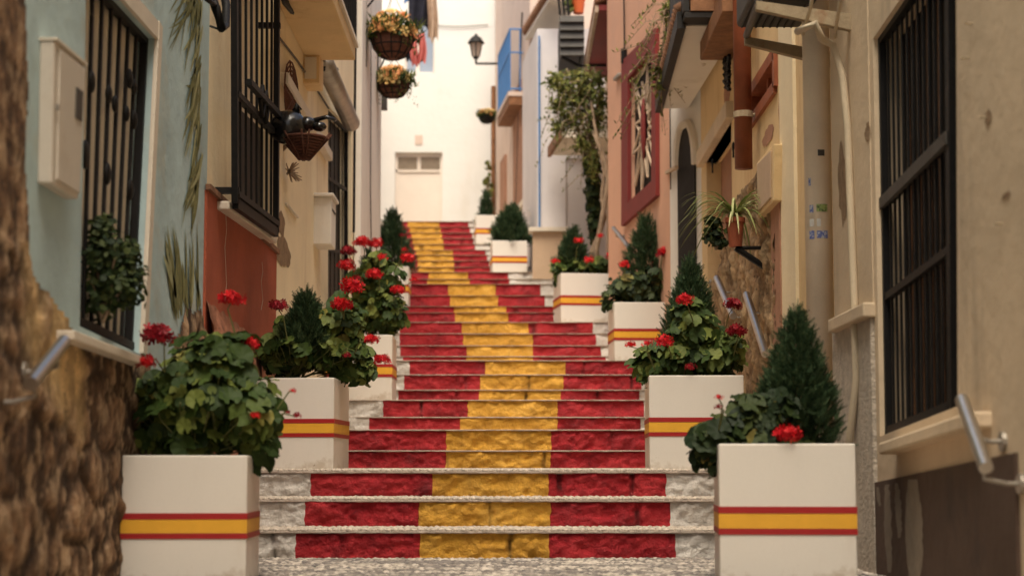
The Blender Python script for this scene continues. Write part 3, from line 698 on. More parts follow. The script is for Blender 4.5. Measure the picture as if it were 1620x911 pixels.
# painted palm and reeds
m = MB(); rnd = random.Random(5)
def blade(x0, y0, x1, y1, w, mi):
    a = V(WA.uv(x0, y0)); b = V(WA.uv(x1, y1)); d = (b - a); nn = V((-d.y, d.x)).normalized(); o = len(m.v); K = 6
    k = rnd.uniform(-.12, .12) * d.length; of = .003 + .0006 * rnd.randint(0, 9)
    for i in range(K + 1):
        t = i / K; c = a + d * t + nn * k * sin(pi * t); ww = w * (1 - t) ** .6 * min(1, .35 + 4 * t)
        m.v += [WA.pt(*(c - nn * ww), of), WA.pt(*(c + nn * ww), of)]
    for i in range(K): p = o + 2 * i; m.f.append([p, p + 1, p + 3, p + 2]); m.m.append(mi)
for k in range(70):
    y = rnd.uniform(-60, 300); x = 319 - rnd.uniform(0, 12); blade(x, y, x - rnd.uniform(2, 26), y + rnd.uniform(35, 90), .02, rnd.choice((0, 0, 1)))
for k in range(14): x = rnd.uniform(262, 318); blade(rnd.uniform(300, 320), -30, x, rnd.uniform(20, 95), .012, 0)
for k in range(22):
    x = rnd.uniform(272, 318); blade(x + 2, rnd.uniform(475, 505), x + rnd.uniform(-16, 3), rnd.uniform(348, 430), .03, rnd.choice((0, 0, 1)))
for k in range(5): blade(rnd.uniform(270, 280), 470, rnd.uniform(252, 266), rnd.uniform(370, 410), .035, rnd.choice((0, 1)))
m.build('mural_leaves', [M['muralg'], M['muralg2']], HA, fix=False)
# meter box (a thing fixed to the house)
def wallthing(name, wl, px, py, label, cat, group=None, off=0): return thing(name, wl.at(px, py, off), label, cat, group)
t = wallthing('meter_box', WA, 95, 290, 'off white utility meter box with a small window on the blue wall', 'meter box')
b = MB(); q = [WA.uv(86, 64, .045), WA.uv(134, 104, .045), WA.uv(124, 316, .045), WA.uv(82, 290, .045)]; slab(b, WA, q, 0, .045); b.build('box', M['plast'], t, bevel=.006)
qi = [bil(q, .13, .04), bil(q, .97, .03), bil(q, .97, .96), bil(q, .13, .96)]
b = MB(); slab(b, WA, qi, .043, .052); d_ = b.build('door', M['plast'], t, bevel=.004)
b = MB(); slab(b, WA, [bil(q, .66, .22), bil(q, .88, .22), bil(q, .88, .44), bil(q, .66, .44)], .05, .056); b.build('window', M['darkgrey'], d_)
b = MB(); slab(b, WA, [bil(q, .05, .44), bil(q, .09, .44), bil(q, .09, .48), bil(q, .05, .48)], .048, .056); b.build('lock', M['galv'], d_)
b = MB(); slab(b, WA, [(q[0][0] - .004, q[0][1] + .008), (q[1][0] + .004, q[1][1] + .008), (q[1][0] + .004, q[1][1]), (q[0][0] - .004, q[0][1])], 0, .054); b.build('lid', M['trim'], t)
# jade plant inside the grille
def bush(name, label, cat, Y, lobes, n, size, mat, seed, loc=None, shape='round', stems=True, group=None, up=.5):
    rnd = random.Random(seed); pts, L_ = lobe_pts(lobes, Y, n, rnd, .2)
    c = loc or V((L_[0][0].x, L_[0][0].y, min(l[0].z - l[3] for l in L_)))
    t = thing(name, c, label, cat, group); m = MB()
    for p, v in pts:
        nr = (v + V((0, -.3, up)) + V([rnd.gauss(0, .4) for _ in range(3)])).normalized(); q = nr.to_track_quat('Z', 'Y') @ Quaternion((0, 0, 1), rnd.uniform(0, 6)); r = size * rnd.uniform(.6, 1.2)
        o = len(m.v)
        if shape == 'round':
            for k in range(7): a = 2 * pi * k / 7; m.v.append(p + q @ V((r * cos(a), r * .75 * sin(a), .1 * r * cos(2 * a))))
            m.f.append(list(range(o, o + 7))); m.m.append(0)
        else:
            m.v += [p, p + q @ V((r * .28, r * .7, .1 * r)), p + q @ V((0, r * 1.8, -.1 * r)), p + q @ V((-r * .28, r * .7, .1 * r))]; m.f.append([o, o + 1, o + 2, o + 3]); m.m.append(0)
    m.build('leaves', M[mat], t, fix=False)
    if stems:
        m = MB()
        for k in range(10):
            e = rnd.choice(pts)[0]; m.tube([c, c.lerp(e, .5) + V((0, 0, .02)), e], [.008, .005, .003], 5)
        m.build('stems', M['bark'], t)
    return t
jw = WA.at(178, 430, .03)
bush('jade_plant', 'dark succulent plant growing through the bars of the left window', 'potted plant', jw.y, [(165, 410, 36, 66), (195, 450, 38, 44), (158, 470, 32, 40), (160, 360, 24, 25), (205, 400, 20, 26), (218, 435, 16, 12)], 1900, .014, 'leafd', 21)
jp = [o for o in COL.objects if o.name == 'jade_plant'][0]
# handrails
def handrail(pts, wl, label, r=.021, brack=(.25,)):
    A, B_ = pts; t = thing('handrail', A, label, 'handrail', 'steel handrails on the walls beside the stairs')
    m = MB(); m.tube([A, B_], r, 14); m.build('rail', M['steel'], t, smooth=False)
    for s in brack:
        p = A.lerp(B_, s); wp = p - wl.n * (p - wl.A).dot(wl.n)
        m = MB(); m.tube([p - V((0, 0, r)), p - V((0, 0, .05)), p.lerp(wp, .6) - V((0, 0, .065)), wp - V((0, 0, .065))], .007, 7); 
        m.tube([wp - V((0, 0, .065)), wp + wl.n * .012 - V((0, 0, .065))], .03, 12); m.build('bracket', M['galv'], t)
handrail((WA.at(48, 607, .1), WA.at(101, 540, .1)), WA, 'short steel handrail on the left wall in front of the rough stone', brack=(.12, .8))
# dark iron bracket hanging at the top left
t = wallthing('iron_bracket', WA, 350, 0, 'black iron bracket hanging at the top of the cream wall beside the palm mural', 'bracket')
WB = Wall((-1.42, 7.85), (-1.42, 15.2), 1)
m = MB(); a = WB.at(330, -10, .02); m.tube([WB.at(326, -30, .05), WB.at(342, 15, .12), WB.at(351, 46, .14), WB.at(357, 40, .14), WB.at(358, 10, .13), WB.at(352, -20, .1)], .02, 8)
m.tube([WB.at(333, 42, .02), WB.at(350, 48, .13)], .006, 6); m.tube([WB.at(318, -8, .1), WB.at(345, 12, .12)], .012, 6); m.build('arm', M['black'], t, smooth=True)

# ---- left: cream house
HB = thing('house', (-1.42, 11, 0), 'cream house with terracotta red dado, black window grille and balcony', 'house')
q2 = WB.quad([(377, -160), (440, -80), (437, 368), (377, 316)])
qd = WB.quad([(519, 168), (556, 206), (556, 520), (519, 530)])
facade(WB, HB, -.2, TOP, [[q2[3], q2[2], q2[1], q2[0]], [qd[3], qd[2], qd[1], qd[0]]], M['cream'])
m = MB(); slab(m, WB, q2, -.199, -.12); w2 = m.build('window', M['blind'], HB)
m = MB(); slab(m, WB, [bil(q2, 0, .64), bil(q2, 1, .64), bil(q2, 1, 1), bil(q2, 0, 1)], -.119, -.09); m.build('dark_fill', M['blackpaint'], w2)  # black sheet standing in for dark plants and clutter behind the lower grille
qg = WB.quad([(372, -190), (440, -80), (438, 368), (374, 322)], .1)
grille(w2, WB, qg, 8, (.66, .97), .08, .02, .05)
m = MB()
for s in (0, 1):
    for tt in (.28, .97):
        ubar(m, WB, bil(qg, s, tt), (bil(qg, s, tt)[0] + .001, bil(qg, s, tt)[1] + .03), .03, -.01, .115)
c = bil(qg, .5, .62)
for s in (-1, 1): m.tube([WB.pt(c[0] + s * .14, c[1], .13), WB.pt(c[0] + s * .07, c[1] + .08, .13), WB.pt(c[0], c[1], .13), WB.pt(c[0] + s * .07, c[1] - .08, .13), WB.pt(c[0] + s * .14, c[1], .13)], .012, 6)
ubar(m, WB, WB.uv(392, 130, .13), WB.uv(447, 190, .13), .03, .12, .15)
m.build('grille_scroll', M['black'], w2)
m = MB(); a = WB.uv(363, 318, .07); b_ = WB.uv(438, 374, .07)
slab(m, WB, [(a[0], a[1]), (b_[0], b_[1]), (b_[0], b_[1] - .04), (a[0], a[1] - .04)], -.1, .07); m.build('sill', M['trim'], w2, bevel=.006)
# terracotta dado following the stairs
a = WB.uv(328, 300, .012); b_ = WB.uv(438, 402, .012)
m = MB(); slab(m, WB, [(a[0], a[1]), (b_[0], b_[1]), (b_[0], 0), (a[0], -.1)], -.01, .012); dd_ = m.build('dado', M['terra'], HB)
m = MB(); ubar(m, WB, (a[0] - .01, a[1] + .012), (b_[0], b_[1] + .012), .026, .005, .03); m.build('dado_cap', M['tile'], dd_)
m = MB()
for (x, y0, y1) in ((353, 335, 478), (411, 415, 490)):
    pp = [WB.uv(x + 1.5 * sin(k * 2.1), y0 + (y1 - y0) * k / 5) for k in range(6)]
    for p, q in zip(pp, pp[1:]): ubar(m, WB, p, q, .004, .0115, .0135)
m.build('crack', M['trim'], dd_)
# rough stone footing of the dado
m = MB(); n1, n2 = 60, 30; u0, u1 = a[0] + .01, b_[0]
for i in range(n1 + 1):
    for j in range(n2 + 1):
        u = u0 + (u1 - u0) * i / n1; tl = WB.uv(330, 480, 0)[1] * (1 - i / n1) + (WB.uv(437, 560, 0)[1]) * (i / n1) + .03 * noise.noise(V((u * 8, 1, 1)))
        v = 0 + tl * j / n2; f = noise.fractal(V((u * 9, v * 9, 5)), .9, 2.1, 6)
        m.v.append(WB.pt(u, v, .014 + (.035 + .035 * f) * min(1, (n2 - j) / 4) * 1.0))
for i in range(n1):
    for j in range(n2): p = i * (n2 + 1) + j; m.f.append([p, p + n2 + 1, p + n2 + 2, p + 1]); m.m.append(0)
m.build('stone_footing', surf('red_stone', (.40, .17, .10), .5, 9, .95, .9, 25, speck=(.1, .05, .03), spscale=14, spth=(.6, .7)), HB, smooth=True)
# door
m = MB(); slab(m, WB, qd, -.199, -.10); dr = m.build('door', M['blackpaint'], HB)
qd2 = WB.quad([(519, 168), (556, 206), (556, 520), (519, 530)])
grille(dr, WB, qd2, 6, (.3, .62), -.06, .012, .05, name='door_grille')
# balcony slab and railing
m = MB(); ba = WB.uv(470, 20, .0); u0 = WB.uv(430, 60)[0]; u1 = WB.uv(560, 78, .33)[0]
vb = WB.uv(553, 78, .33)[1]
slab(m, WB, [(u0 - 1.5, vb + .09), (u1, vb + .09), (u1, vb), (u0 - 1.5, vb)], .001, .34); bal = m.build('balcony', M['yellow'], HB, bevel=.008)
m = MB(); slab(m, WB, [(u0 - 1.5, vb + .12), (u1 + .02, vb + .12), (u1 + .02, vb + .092), (u0 - 1.5, vb + .092)], .0012, .36); m.build('slab_edge', M['trim'], bal)
m = MB(); K = 26
for k in range(K + 1):
    u = u0 - 1.5 + (u1 - u0 + 1.48) * k / K; m.tube([WB.pt(u, vb + .12, .33), WB.pt(u, vb + 1.0, .33)], .008, 6)
for k in range(4): m.tube([WB.pt(u1, vb + .12, .08 + .08 * k), WB.pt(u1, vb + 1.0, .08 + .08 * k)], .008, 6)
m.tube([WB.pt(u0 - 1.5, vb + 1.0, .33), WB.pt(u1, vb + 1.0, .33), WB.pt(u1, vb + 1.0, .01)], .014, 6); m.build('railing', M['black'], bal)
# peeled patches
m = MB()
def blob(m, wl, px, py, rx, ry, off, seed, mi=0):
    rnd = random.Random(seed); n = 26; c = wl.uv(px, py, off); ex = wl.uv(px + rx, py, off); ey = wl.uv(px, py + ry, off); a_, b2 = abs(ex[0] - c[0]), abs(ey[1] - c[1]); pts = []
    for k in range(n):
        t = 2 * pi * k / n; r = 1 + .35 * noise.noise(V((cos(t) * 1.8, sin(t) * 1.8, seed))) + rnd.uniform(-.1, .1)
        pts.append((c[0] + a_ * r * cos(t), c[1] + b2 * r * sin(t)))
    o = len(m.v); m.v.append(wl.pt(*c, off)); m.v += [wl.pt(*p, off) for p in pts]
    for k in range(n): m.f.append([o, o + 1 + k, o + 1 + (k + 1) % n]); m.m.append(mi)
blob(m, WB, 445, 352, 6, 18, .003, 3); blob(m, WB, 449, 396, 11, 22, .003, 4); blob(m, WB, 445, 412, 8, 8, .0035, 5)
m.build('bare_patch', M['peelb'], HB, fix=False)
# fittings on the cream wall
t = wallthing('doorbell', WB, 463, 340, 'small square white doorbell switch on the cream wall', 'doorbell')
m = MB(); slab(m, WB, box_on(WB, 455, 324, 473, 343, 0, .02), 0, .02); pb = m.build('plate', M['trim'], t, bevel=.004)
m = MB(); slab(m, WB, box_on(WB, 459, 328, 468, 339, 0, .027), .019, .027); m.build('button', M['plast'], t, bevel=.003)
t = wallthing('mailbox', WB, 505, 388, 'white mailbox with a flared top beside the dark door', 'mailbox')
zt_, zb_ = P(505, 312, 12.1).z, P(505, 386, 12.1).z
m = MB(); m.box(-1.43, -1.295, 12.1, 12.42, zb_, zt_); m.build('body', M['white'], t, bevel=.006)
m = MB(); m.box(-1.43, -1.275, 12.07, 12.45, zt_ + .001, zt_ + .028); m.build('lid', M['white'], t, bevel=.008)
m = MB(); m.box(-1.294, -1.29, 12.16, 12.36, zt_ - .09, zt_ - .075); m.build('slot', M['darkgrey'], t)
t = wallthing('utility_box', WB, 485, 135, 'cream junction box under the balcony on the left wall', 'utility box')
zt_, zb_ = P(486, 84, 11.4).z, P(486, 132, 11.4).z
m = MB(); m.box(-1.43, -1.31, 11.4, 11.65, zb_, zt_); m.build('box', M['yellow'], t, bevel=.008)
m = MB(); m.box(-1.41, -1.33, 11.392, 11.401, zb_ + .03, zt_ - .03); m.build('cover', M['trim'], t, bevel=.003)
# string course / ledge and sloping-looking metal duct
m = MB(); a = WB.uv(442, 88, .05)[1]; slab(m, WB, [(WB.uv(444, 100)[0], a), (WB.uv(517, 150)[0], a), (WB.uv(517, 150)[0], a - .07), (WB.uv(444, 100)[0], a - .07)], -.01, .05); m.build('ledge', M['trim'], HB, bevel=.006)
t = wallthing('metal_duct', WB, 540, 150, 'dull metal duct running along the cream wall under the balcony', 'duct')
vd = WB.uv(515, 105, .1)[1]; m = MB(); m.tube([WB.pt(WB.uv(512, 100, .1)[0], vd, .1), WB.pt(WB.uv(556, 185, .1)[0], vd, .1)], .07, 14); m.build('pipe', M['galv'], t, smooth=True)
t = wallthing('cable_bundle', WB, 500, 60, 'bundle of black cables sagging along the cream wall below the balcony', 'cables')
m = MB(); rnd = random.Random(9)
for k in range(7):
    pts = [WB.at(440 + 90 * s / 8 + rnd.uniform(-3, 3), -25 + 130 * s / 8 + rnd.uniform(-6, 6) + 10 * sin(s), .06) for s in range(9)]; m.tube(pts, .015, 6)
m.tube([WB.at(510, 90, .1), WB.at(522, 92, .12), WB.at(527, 105, .12), WB.at(520, 118, .1), WB.at(511, 110, .1), WB.at(516, 92, .1)], .014, 6)
for k in range(3): m.tube([WB.at(512, 110, .05), WB.at(520 + k * 2, 140, .06), WB.at(545, 185 + k * 3, .05)], .01, 5)
m.build('cables', M['black'], t, smooth=True)
# black glossy bird-like flowerpot and rattan pieces
t = wallthing('wall_ornament', WB, 470, 200, 'glossy black animal-head ornament mounted on a red-brown wicker bracket', 'wall ornament')
c = WB.at(468, 205, .22); s = c.y / F; glossy = surf('glossy_black', (.012, .012, .013), .2, 8, .12, .3, 12, spec=.6)
m = MB(); m.ell(c + V((-.04, 0, .01)), 31 * s, .11, 28 * s, None, 16, 12); m.ell(c + V((.06, 0, .03)), 16 * s, .06, 12 * s, None, 14, 10); m.ell(c + V((.13, 0, .015)), 12 * s, .045, 8 * s, None, 12, 8)
m.tube([c + V((0, 0, .09)), c + V((.01, -.01, .14)), c + V((.03, 0, .11))], [.03, .015, .006], 8); m.tube([c + V((.1, 0, .05)), c + V((.17, 0, .07)), c + V((.22, 0, .05))], [.014, .012, .01], 6)
m.build('head', glossy, t, smooth=True)
m = MB()
for k in range(9): m.lathe(c + V((.05, 0, -.17 + .014 * k)), [(.03 + .012 * k, 0), (.036 + .012 * k, .007), (.03 + .012 * k, .014)], 14)
for k in range(12): m.tube([c + V((.05 + .03 * cos(k), .03 * sin(k), -.17)), c + V((.05 + .15 * cos(k), .15 * sin(k), -.03))], .006, 5)
m.tube([c + V((0, 0, -.1)), WB.at(448, 215, 0)], .012, 6); m.build('holder', M['basket'], t, smooth=True)
bush('dark_plant', 'small dark plant growing behind the glossy black ornament', 'plant', 10.45, [(448, 212, 14, 16), (436, 225, 12, 14), (462, 222, 12, 10)], 260, .022, 'leafd', 61)
t = wallthing('wicker_ornament', WB, 462, 175, 'woven wicker disc hanging above the black ornament', 'wall ornament')
m = MB(); c = WB.at(462, 158, .03)
for k in range(9):
    r = .026 * (k + 1); m.tube([c + WB.u * r * cos(a * pi / 8) * 1.5 + V((0, 0, r * sin(a * pi / 8))) for a in range(17)], .0055, 5)
for k in range(10): m.tube([c, c + WB.u * .34 * cos(k * pi / 5) + V((0, 0, .23 * sin(k * pi / 5)))], .006, 5)
m.build('weave', M['basket'], t)
t = wallthing('dried_flower_ornament', WB, 455, 275, 'small grey dried flower ornament on the cream wall', 'wall ornament')
m = MB(); c = WB.at(457, 272, .03); rnd = random.Random(3)
for k in range(40): a = rnd.uniform(0, 6.28); m.tube([c, c + WB.u * .2 * cos(a) * rnd.uniform(.5, 1) + V((0, 0, .055 * sin(a))) + WB.n * rnd.uniform(0, .06)], [.006, .003], 5)
m.build('twigs', M['bark'], t)

# ---- left: white corner house
WC = Wall((-1.40, 15.2), (-1.40, 18.0), 1)
HC = thing('house', (-1.4, 16.5, 0), 'white plastered house corner on the left beyond the dark door', 'house')
facade(WC, HC, -.2, 6.2, [], M['white'])
m = MB(); a = WC.uv(573, 100, .05)[0]; slab(m, WC, [(a, 6.19), (a + .9, 6.19), (a + .9, 0), (a, 0)], -.01, .05); m.build('pilaster', M['white'], HC, bevel=.01)
t = wallthing('iron_post', WC, 566, 300, 'thin black iron conduit running down the white corner wall', 'conduit')
m = MB(); u = WC.uv(562, 100, .03)[0]; m.tube([WC.pt(u, 2.5, .03), WC.pt(u, 8.5, .03)], .012, 6); m.build('pipe', M['black'], t)
# basket brackets and hanging baskets
def hang_basket(label, px, py, Y, w, h, seed, wl, trail=0, fl=36, mat='petalmix', basket='basket', bracket=True):
    s = Y / F; c = P(px, py, Y); W_ = w * s / 2; H_ = h * s; rnd = random.Random(seed)
    t = thing('hanging_basket', c, label, 'hanging basket', 'hanging flower baskets')
    m = MB(); m.lathe(c, [(W_ * .25, -H_), (W_ * .6, -H_ * .85), (W_ * .88, -H_ * .5), (W_, 0)], 18); bk = m.build('basket', M[basket], t, smooth=True)
    m = MB()
    for k in range(12): a = 2 * pi * k / 12; m.tube([c + V((cos(a) * W_ * r_, sin(a) * W_ * r_, -H_ * z_)) for r_, z_ in ((.27, 1), (.63, .85), (.9, .5), (1.02, 0))], .006, 5)
    for r_, z_ in ((.66, .8), (.92, .45), (1.03, 0)): m.tube([c + V((cos(a * pi / 8) * W_ * r_, sin(a * pi / 8) * W_ * r_, -H_ * z_)) for a in range(17)], .006, 5)
    m.build('wire_frame', M['black'], bk)
    m = MB()
    for k in range(700):
        a = rnd.uniform(0, 6.28); r_ = W_ * rnd.uniform(.5, 1.35); p = c + V((cos(a) * r_, sin(a) * r_, rnd.uniform(-.35, .7) * H_ * .8)); q = Quaternion((rnd.random(), rnd.random(), rnd.random(), rnd.random())).normalized(); r2 = W_ * .21; o = len(m.v)
        m.v += [p, p + q @ V((r2 * .3, r2 * .8, 0)), p + q @ V((0, r2 * 2.2, 0)), p + q @ V((-r2 * .3, r2 * .8, 0))]; m.f.append([o, o + 1, o + 2, o + 3]); m.m.append(0)
    for k in range(trail):
        a = rnd.uniform(0, 6.28); p = c + V((cos(a) * W_, sin(a) * W_, 0)); ln = rnd.uniform(.5, 1.2) * H_ * 1.4; dx = rnd.uniform(-.1, .35) * W_ * 2
        for j in range(16):
            p2 = p + V((dx * j / 16 + rnd.uniform(-.02, .02), 0, -ln * j / 16)); o = len(m.v); r2 = W_ * .10; q = Quaternion((rnd.random(), rnd.random(), rnd.random(), rnd.random())).normalized()
            m.v += [p2, p2 + q @ V((r2 * .5, r2, 0)), p2 + q @ V((0, r2 * 2, 0)), p2 + q @ V((-r2 * .5, r2, 0))]; m.f.append([o, o + 1, o + 2, o + 3]); m.m.append(0)
    m.build('leaves', M['leaf'], t, fix=False)
    m = MB()
    for k in range(fl):
        a = rnd.uniform(0, 6.28); z = rnd.random(); p = c + V((cos(a) * W_ * sqrt(1 - z * z * .8), sin(a) * W_ * sqrt(1 - z * z * .8), z * H_ * .95)); d = (p - c + V((0, -.05, .05))).normalized(); q = d.to_track_quat('Z', 'Y')
        for rr, zz_ in ((.26, 0), (.17, .02)): floret(m, p + d * zz_, q @ Quaternion((0, 0, 1), rnd.uniform(0, 6)), W_ * rr * rnd.uniform(.7, 1.6))
    m.build('flowers', M[mat], t, fix=False)
    if bracket:
        wp = c - wl.n * (c - wl.A).dot(wl.n); m = MB(); tp = c + V((0, 0, H_ * 1.9))
        m.tube([tp, V((wp.x, tp.y, tp.z))], .012, 6); m.tube([V((wp.x, tp.y, tp.z + .15)), V((wp.x, tp.y, tp.z - .7 * H_ - .2))], .014, 6); m.tube([V((wp.x, tp.y, tp.z - .2)), V((c.x * .5 + wp.x * .5, tp.y, tp.z - .02))], .01, 6)
        for k in range(3): a = 2 * pi * k / 3; m.tube([tp, c + V((cos(a) * W_, sin(a) * W_, 0))], .003, 4)
        m.build('bracket', M['black'], t)
    return t
hang_basket('large wicker hanging basket of peach and cream flowers at top left', 621, 58, 15.6, 70, 38, 31, WC, fl=60, trail=3)
hang_basket('smaller wicker hanging basket below the large one, with trailing greenery', 622, 132, 17.4, 54, 24, 32, WC, trail=9, fl=30)
t = thing('flower_hook', WC.at(575, 100, .02), 'black iron bracket arm on the white corner beside the balcony', 'bracket')
m = MB(); m.tube([P(551, 68, 15.4), P(560, 78, 15.5), P(577, 100, 15.5)], .022, 7); m.tube([P(577, 0, 15.5), P(577, 106, 15.5)], .02, 7); m.tube([P(562, 99, 15.5), P(577, 99, 15.5)], .008, 6); m.build('arm', M['black'], t)
t = thing('wall_lantern', P(605, 160, 18.1), 'dark square lantern fixed to the far edge of the white corner house', 'lantern')
m = MB(); c = P(605, 161, 18.1); m.box(c.x - .05, c.x + .05, c.y - .05, c.y + .05, c.z - .09, c.z + .07); m.build('body', M['darkgrey'], t, bevel=.004)
m = MB(); m.lathe(c + V((0, 0, .071)), [(.075, 0), (.02, .05)], 4); m.tube([c + V((-.05, 0, .03)), c + V((-.12, 0, .03))], .012, 6); m.build('cap', M['black'], t)
t = thing('hanging_sign', P(592, 262, 18.15), 'small blank dark sign board jutting from the white corner house', 'sign')
m = MB(); a = P(587, 236, 18.15); b_ = P(598, 290, 18.15); m.box(a.x - .04, b_.x, 18.13, 18.17, b_.z, a.z); m.build('board', M['darkgrey'], t)

# ---- left: hidden house behind the corner, side of the stairs at the top
WD = Wall((-2.3, 18.0), (-2.3, 27.3), 1)
HD = thing('house', (-2.3, 22, 0), 'plain white house set back behind the left corner at the top of the stairs', 'house')
facade(WD, HD, -.2, 7.5, [], M['white'])

# ---- end house
WE = Wall((-3.2, 26.9), (.4, 26.9), -1)
HE = thing('house', (-1.4, 26.9, 4.2), 'tall white house closing the alley at the top of the stairs', 'house')
qdoor = WE.quad([(625, 241), (700, 241), (700, 352), (625, 352)]); qdoor[2] = (qdoor[1][0], 4.19); qdoor[3] = (qdoor[0][0], 4.19)
qw = WE.quad([(641, 50), (688, 50), (688, 116), (641, 116)]); qw = [(qw[0][0], qw[0][1] + .3), (qw[1][0], qw[0][1] + .3), (qw[1][0], qw[2][1]), (qw[0][0], qw[2][1])]
facade(WE, HE, 3.5, 8.6, [[qdoor[3], qdoor[2], qdoor[1], qdoor[0]], [qw[3], qw[2], qw[1], qw[0]]], M['endwhite'], rev=.12)
m = MB(); slab(m, WE, qdoor, -.119, -.08); de = m.build('door', M['doorp'], HE)
m = MB(); slab(m, WE, [bil(qdoor, .05, .05), bil(qdoor, .46, .05), bil(qdoor, .46, .19), bil(qdoor, .05, .19)], -.079, -.07); slab(m, WE, [bil(qdoor, .54, .05), bil(qdoor, .95, .05), bil(qdoor, .95, .19), bil(qdoor, .54, .19)], -.079, -.07); m.build('transom', M['peel'], de)
m = MB(); ubar(m, WE, bil(qdoor, 0, .215), bil(qdoor, 1, .215), .03, -.079, -.06); ubar(m, WE, bil(qdoor, .03, 0), bil(qdoor, .03, 1), .04, -.079, -.06); ubar(m, WE, bil(qdoor, .97, 0), bil(qdoor, .97, 1), .04, -.0785, -.0595); m.build('frame', M['doorp'], de)
m = MB(); slab(m, WE, [bil(qdoor, .42, -.2), bil(qdoor, .58, -.2), bil(qdoor, .58, -.09), bil(qdoor, .42, -.09)], 0, .01); m.build('house_plaque', M['pinkish'], HE)
m = MB(); slab(m, WE, qw, -.119, -.1); we = m.build('window', M['winblue'], HE)
m = MB(); 
for a, b in ((0, 1), (1, 2), (2, 3), (3, 0)): ubar(m, WE, qw[a], qw[b], .06, -.1, -.07)
ubar(m, WE, bil(qw, .42, 0), bil(qw, .42, 1), .06, -.099, -.069); m.build('frame', M['doorp'], we)
t = thing('wall_cable', WE.at(740, 41, .02), 'thin dark cable strung across the white end wall', 'cable')
m = MB(); m.tube([WE.at(692 + k * 8, 41 + 1.5 * sin(k * .4), .02) for k in range(11)], .007, 5); m.build('wire', M['darkgrey'], t)
# laundry on a line
t = thing('laundry_line', P(670, -20, 24.5), 'thin washing line above the top of the stairs', 'washing line')
m = MB(); m.tube([P(590, -38, 24.5), P(660, -34, 24.5), P(720, -38, 24.5)], .006, 5); m.tube([P(684, -38, 24.5), P(684, -38, 26.9)], .01, 5); m.build('line', M['darkgrey'], t)
def cloth(name, label, px0, px1, py0, py1, Y, mat, seed):
    t = thing(name, P((px0 + px1) / 2, py0, Y), label, 'laundry', 'clothes drying at the top of the alley'); m = MB(); nx, ny = 12, 14; rnd = random.Random(seed)
    for s_ in (0, 1):
        o = len(m.v)
        for i in range(nx + 1):
            for j in range(ny + 1):
                u, v = i / nx, j / ny; nar = 1 - .25 * v * sin(seed); px = (px0 + px1) / 2 + (px1 - px0) * (u - .5) * nar + 1.5 * sin(v * 5 + seed); py = py0 + (py1 - py0) * v * (1 - .12 * abs(sin(u * 5 + seed)))
                p = P(px, py, Y + .05 * sin(u * 12 + v * 2 + seed) * (.3 + v) + s_ * .02 * (1 - abs(2 * u - 1) ** 3)); m.v.append(p)
        for i in range(nx):
            for j in range(ny): p = o + i * (ny + 1) + j; m.f.append([p, p + ny + 1, p + ny + 2, p + 1]); m.m.append(0)
    m.build('fabric', M[mat], t, smooth=True, fix=False)
cloth('garment', 'long black garment hanging widest on the line', 645, 682, -36, 52, 24.4, 'clothd', 1)
cloth('garment', 'black trouser leg hanging lowest at the left', 640, 652, 55, 100, 24.6, 'clothd', 2)
cloth('garment', 'pink garment hanging below the black one on the left', 650, 662, 58, 108, 24.3, 'clothp', 3)
cloth('garment', 'pink garment hanging below the black one on the right', 662, 673, 52, 103, 24.3, 'clothp', 5)
cloth('garment', 'tan sleeve hanging at the right end of the line', 677, 691, -36, 72, 24.3, 'clothw', 4)
cloth('garment', 'blue garment behind the black one at the top', 641, 656, -36, 8, 24.7, 'bluep', 6)
# street lamp
t = thing('wall_lamp', P(782, 100, 25.4), 'classic black lantern lamp on a wall arm at the top of the alley', 'street lamp')
c = P(753, 90, 25.2); s = 25.2 / F
m = MB(); m.tube([c + V((0, 0, -.01)), c + V((0, 0, -10 * s)), P(753, 101, 25.2), P(790, 101, 25.2)], .018, 7); m.tube([c + V((0, 0, -.03)), c + V((0, 0, .0))], .045, 8); m.build('arm', M['black'], t)
m = MB(); m.lathe(c, [(5.5 * s, 0), (9.5 * s, 22 * s)], 4); m.build('glass', M['lampglass'], t)
m = MB()
for k in range(4): a = pi / 2 * k; m.tube([c + V((cos(a) * 5.7 * s, sin(a) * 5.7 * s, 0)), c + V((cos(a) * 9.7 * s, sin(a) * 9.7 * s, 22 * s))], .01, 5)
m.lathe(c + V((0, 0, 22 * s)), [(14 * s, 0), (13 * s, 2 * s), (8 * s, 9 * s), (3 * s, 12 * s), (2 * s, 15 * s)], 16); m.build('cap', M['black'], t)

# ------------------------------------------------------------------ right side
# near house
WR = Wall((1.45, -5.0), (1.45, 6.8), -1)
HR = thing('house', (1.45, 5, 0), 'dull cream house at the near right with a tall barred window', 'house')
qR = WR.quad([(1512, -130), (1381, 62), (1392, 690), (1515, 642)])   # note: near edge is on the right
facade(WR, HR, -.2, 8.5, [[qR[0], qR[1], qR[2], qR[3]]], M['cream_r'], rev=.14)  # made taller and longer out of view to darken the foreground
m = MB(); slab(m, WR, qR, -.139, -.11); wr = m.build('window', M['void'], HR)
m = MB()
for k in range(4): ubar(m, WR, bil(qR, .5 + .13 * k, 0), bil(qR, .5 + .13 * k, 1), .02, -.109, -.10)
m.build('frame', M['wood'], wr)
q = [bil(qR, .16, .0), bil(qR, 1.0, .0), bil(qR, 1, 1), bil(qR, .16, 1)]
grille(wr, WR, q, 13, (.42, .655, .985), -.05, .014, .05)
m = MB(); ubar(m, WR, bil(q, 0, .42), bil(q, 1, .42), .045, -.03, -.012); m.build('crossbar', M['darkgrey'], wr)
m = MB(); ubar(m, WR, bil(qR, .05, 0), bil(qR, .05, 1), .06, -.108, -.07); m.build('jamb', M['wood'], wr)
m = MB(); a = WR.uv(1390, 700, .07); b_ = WR.uv(1532, 650, .07)
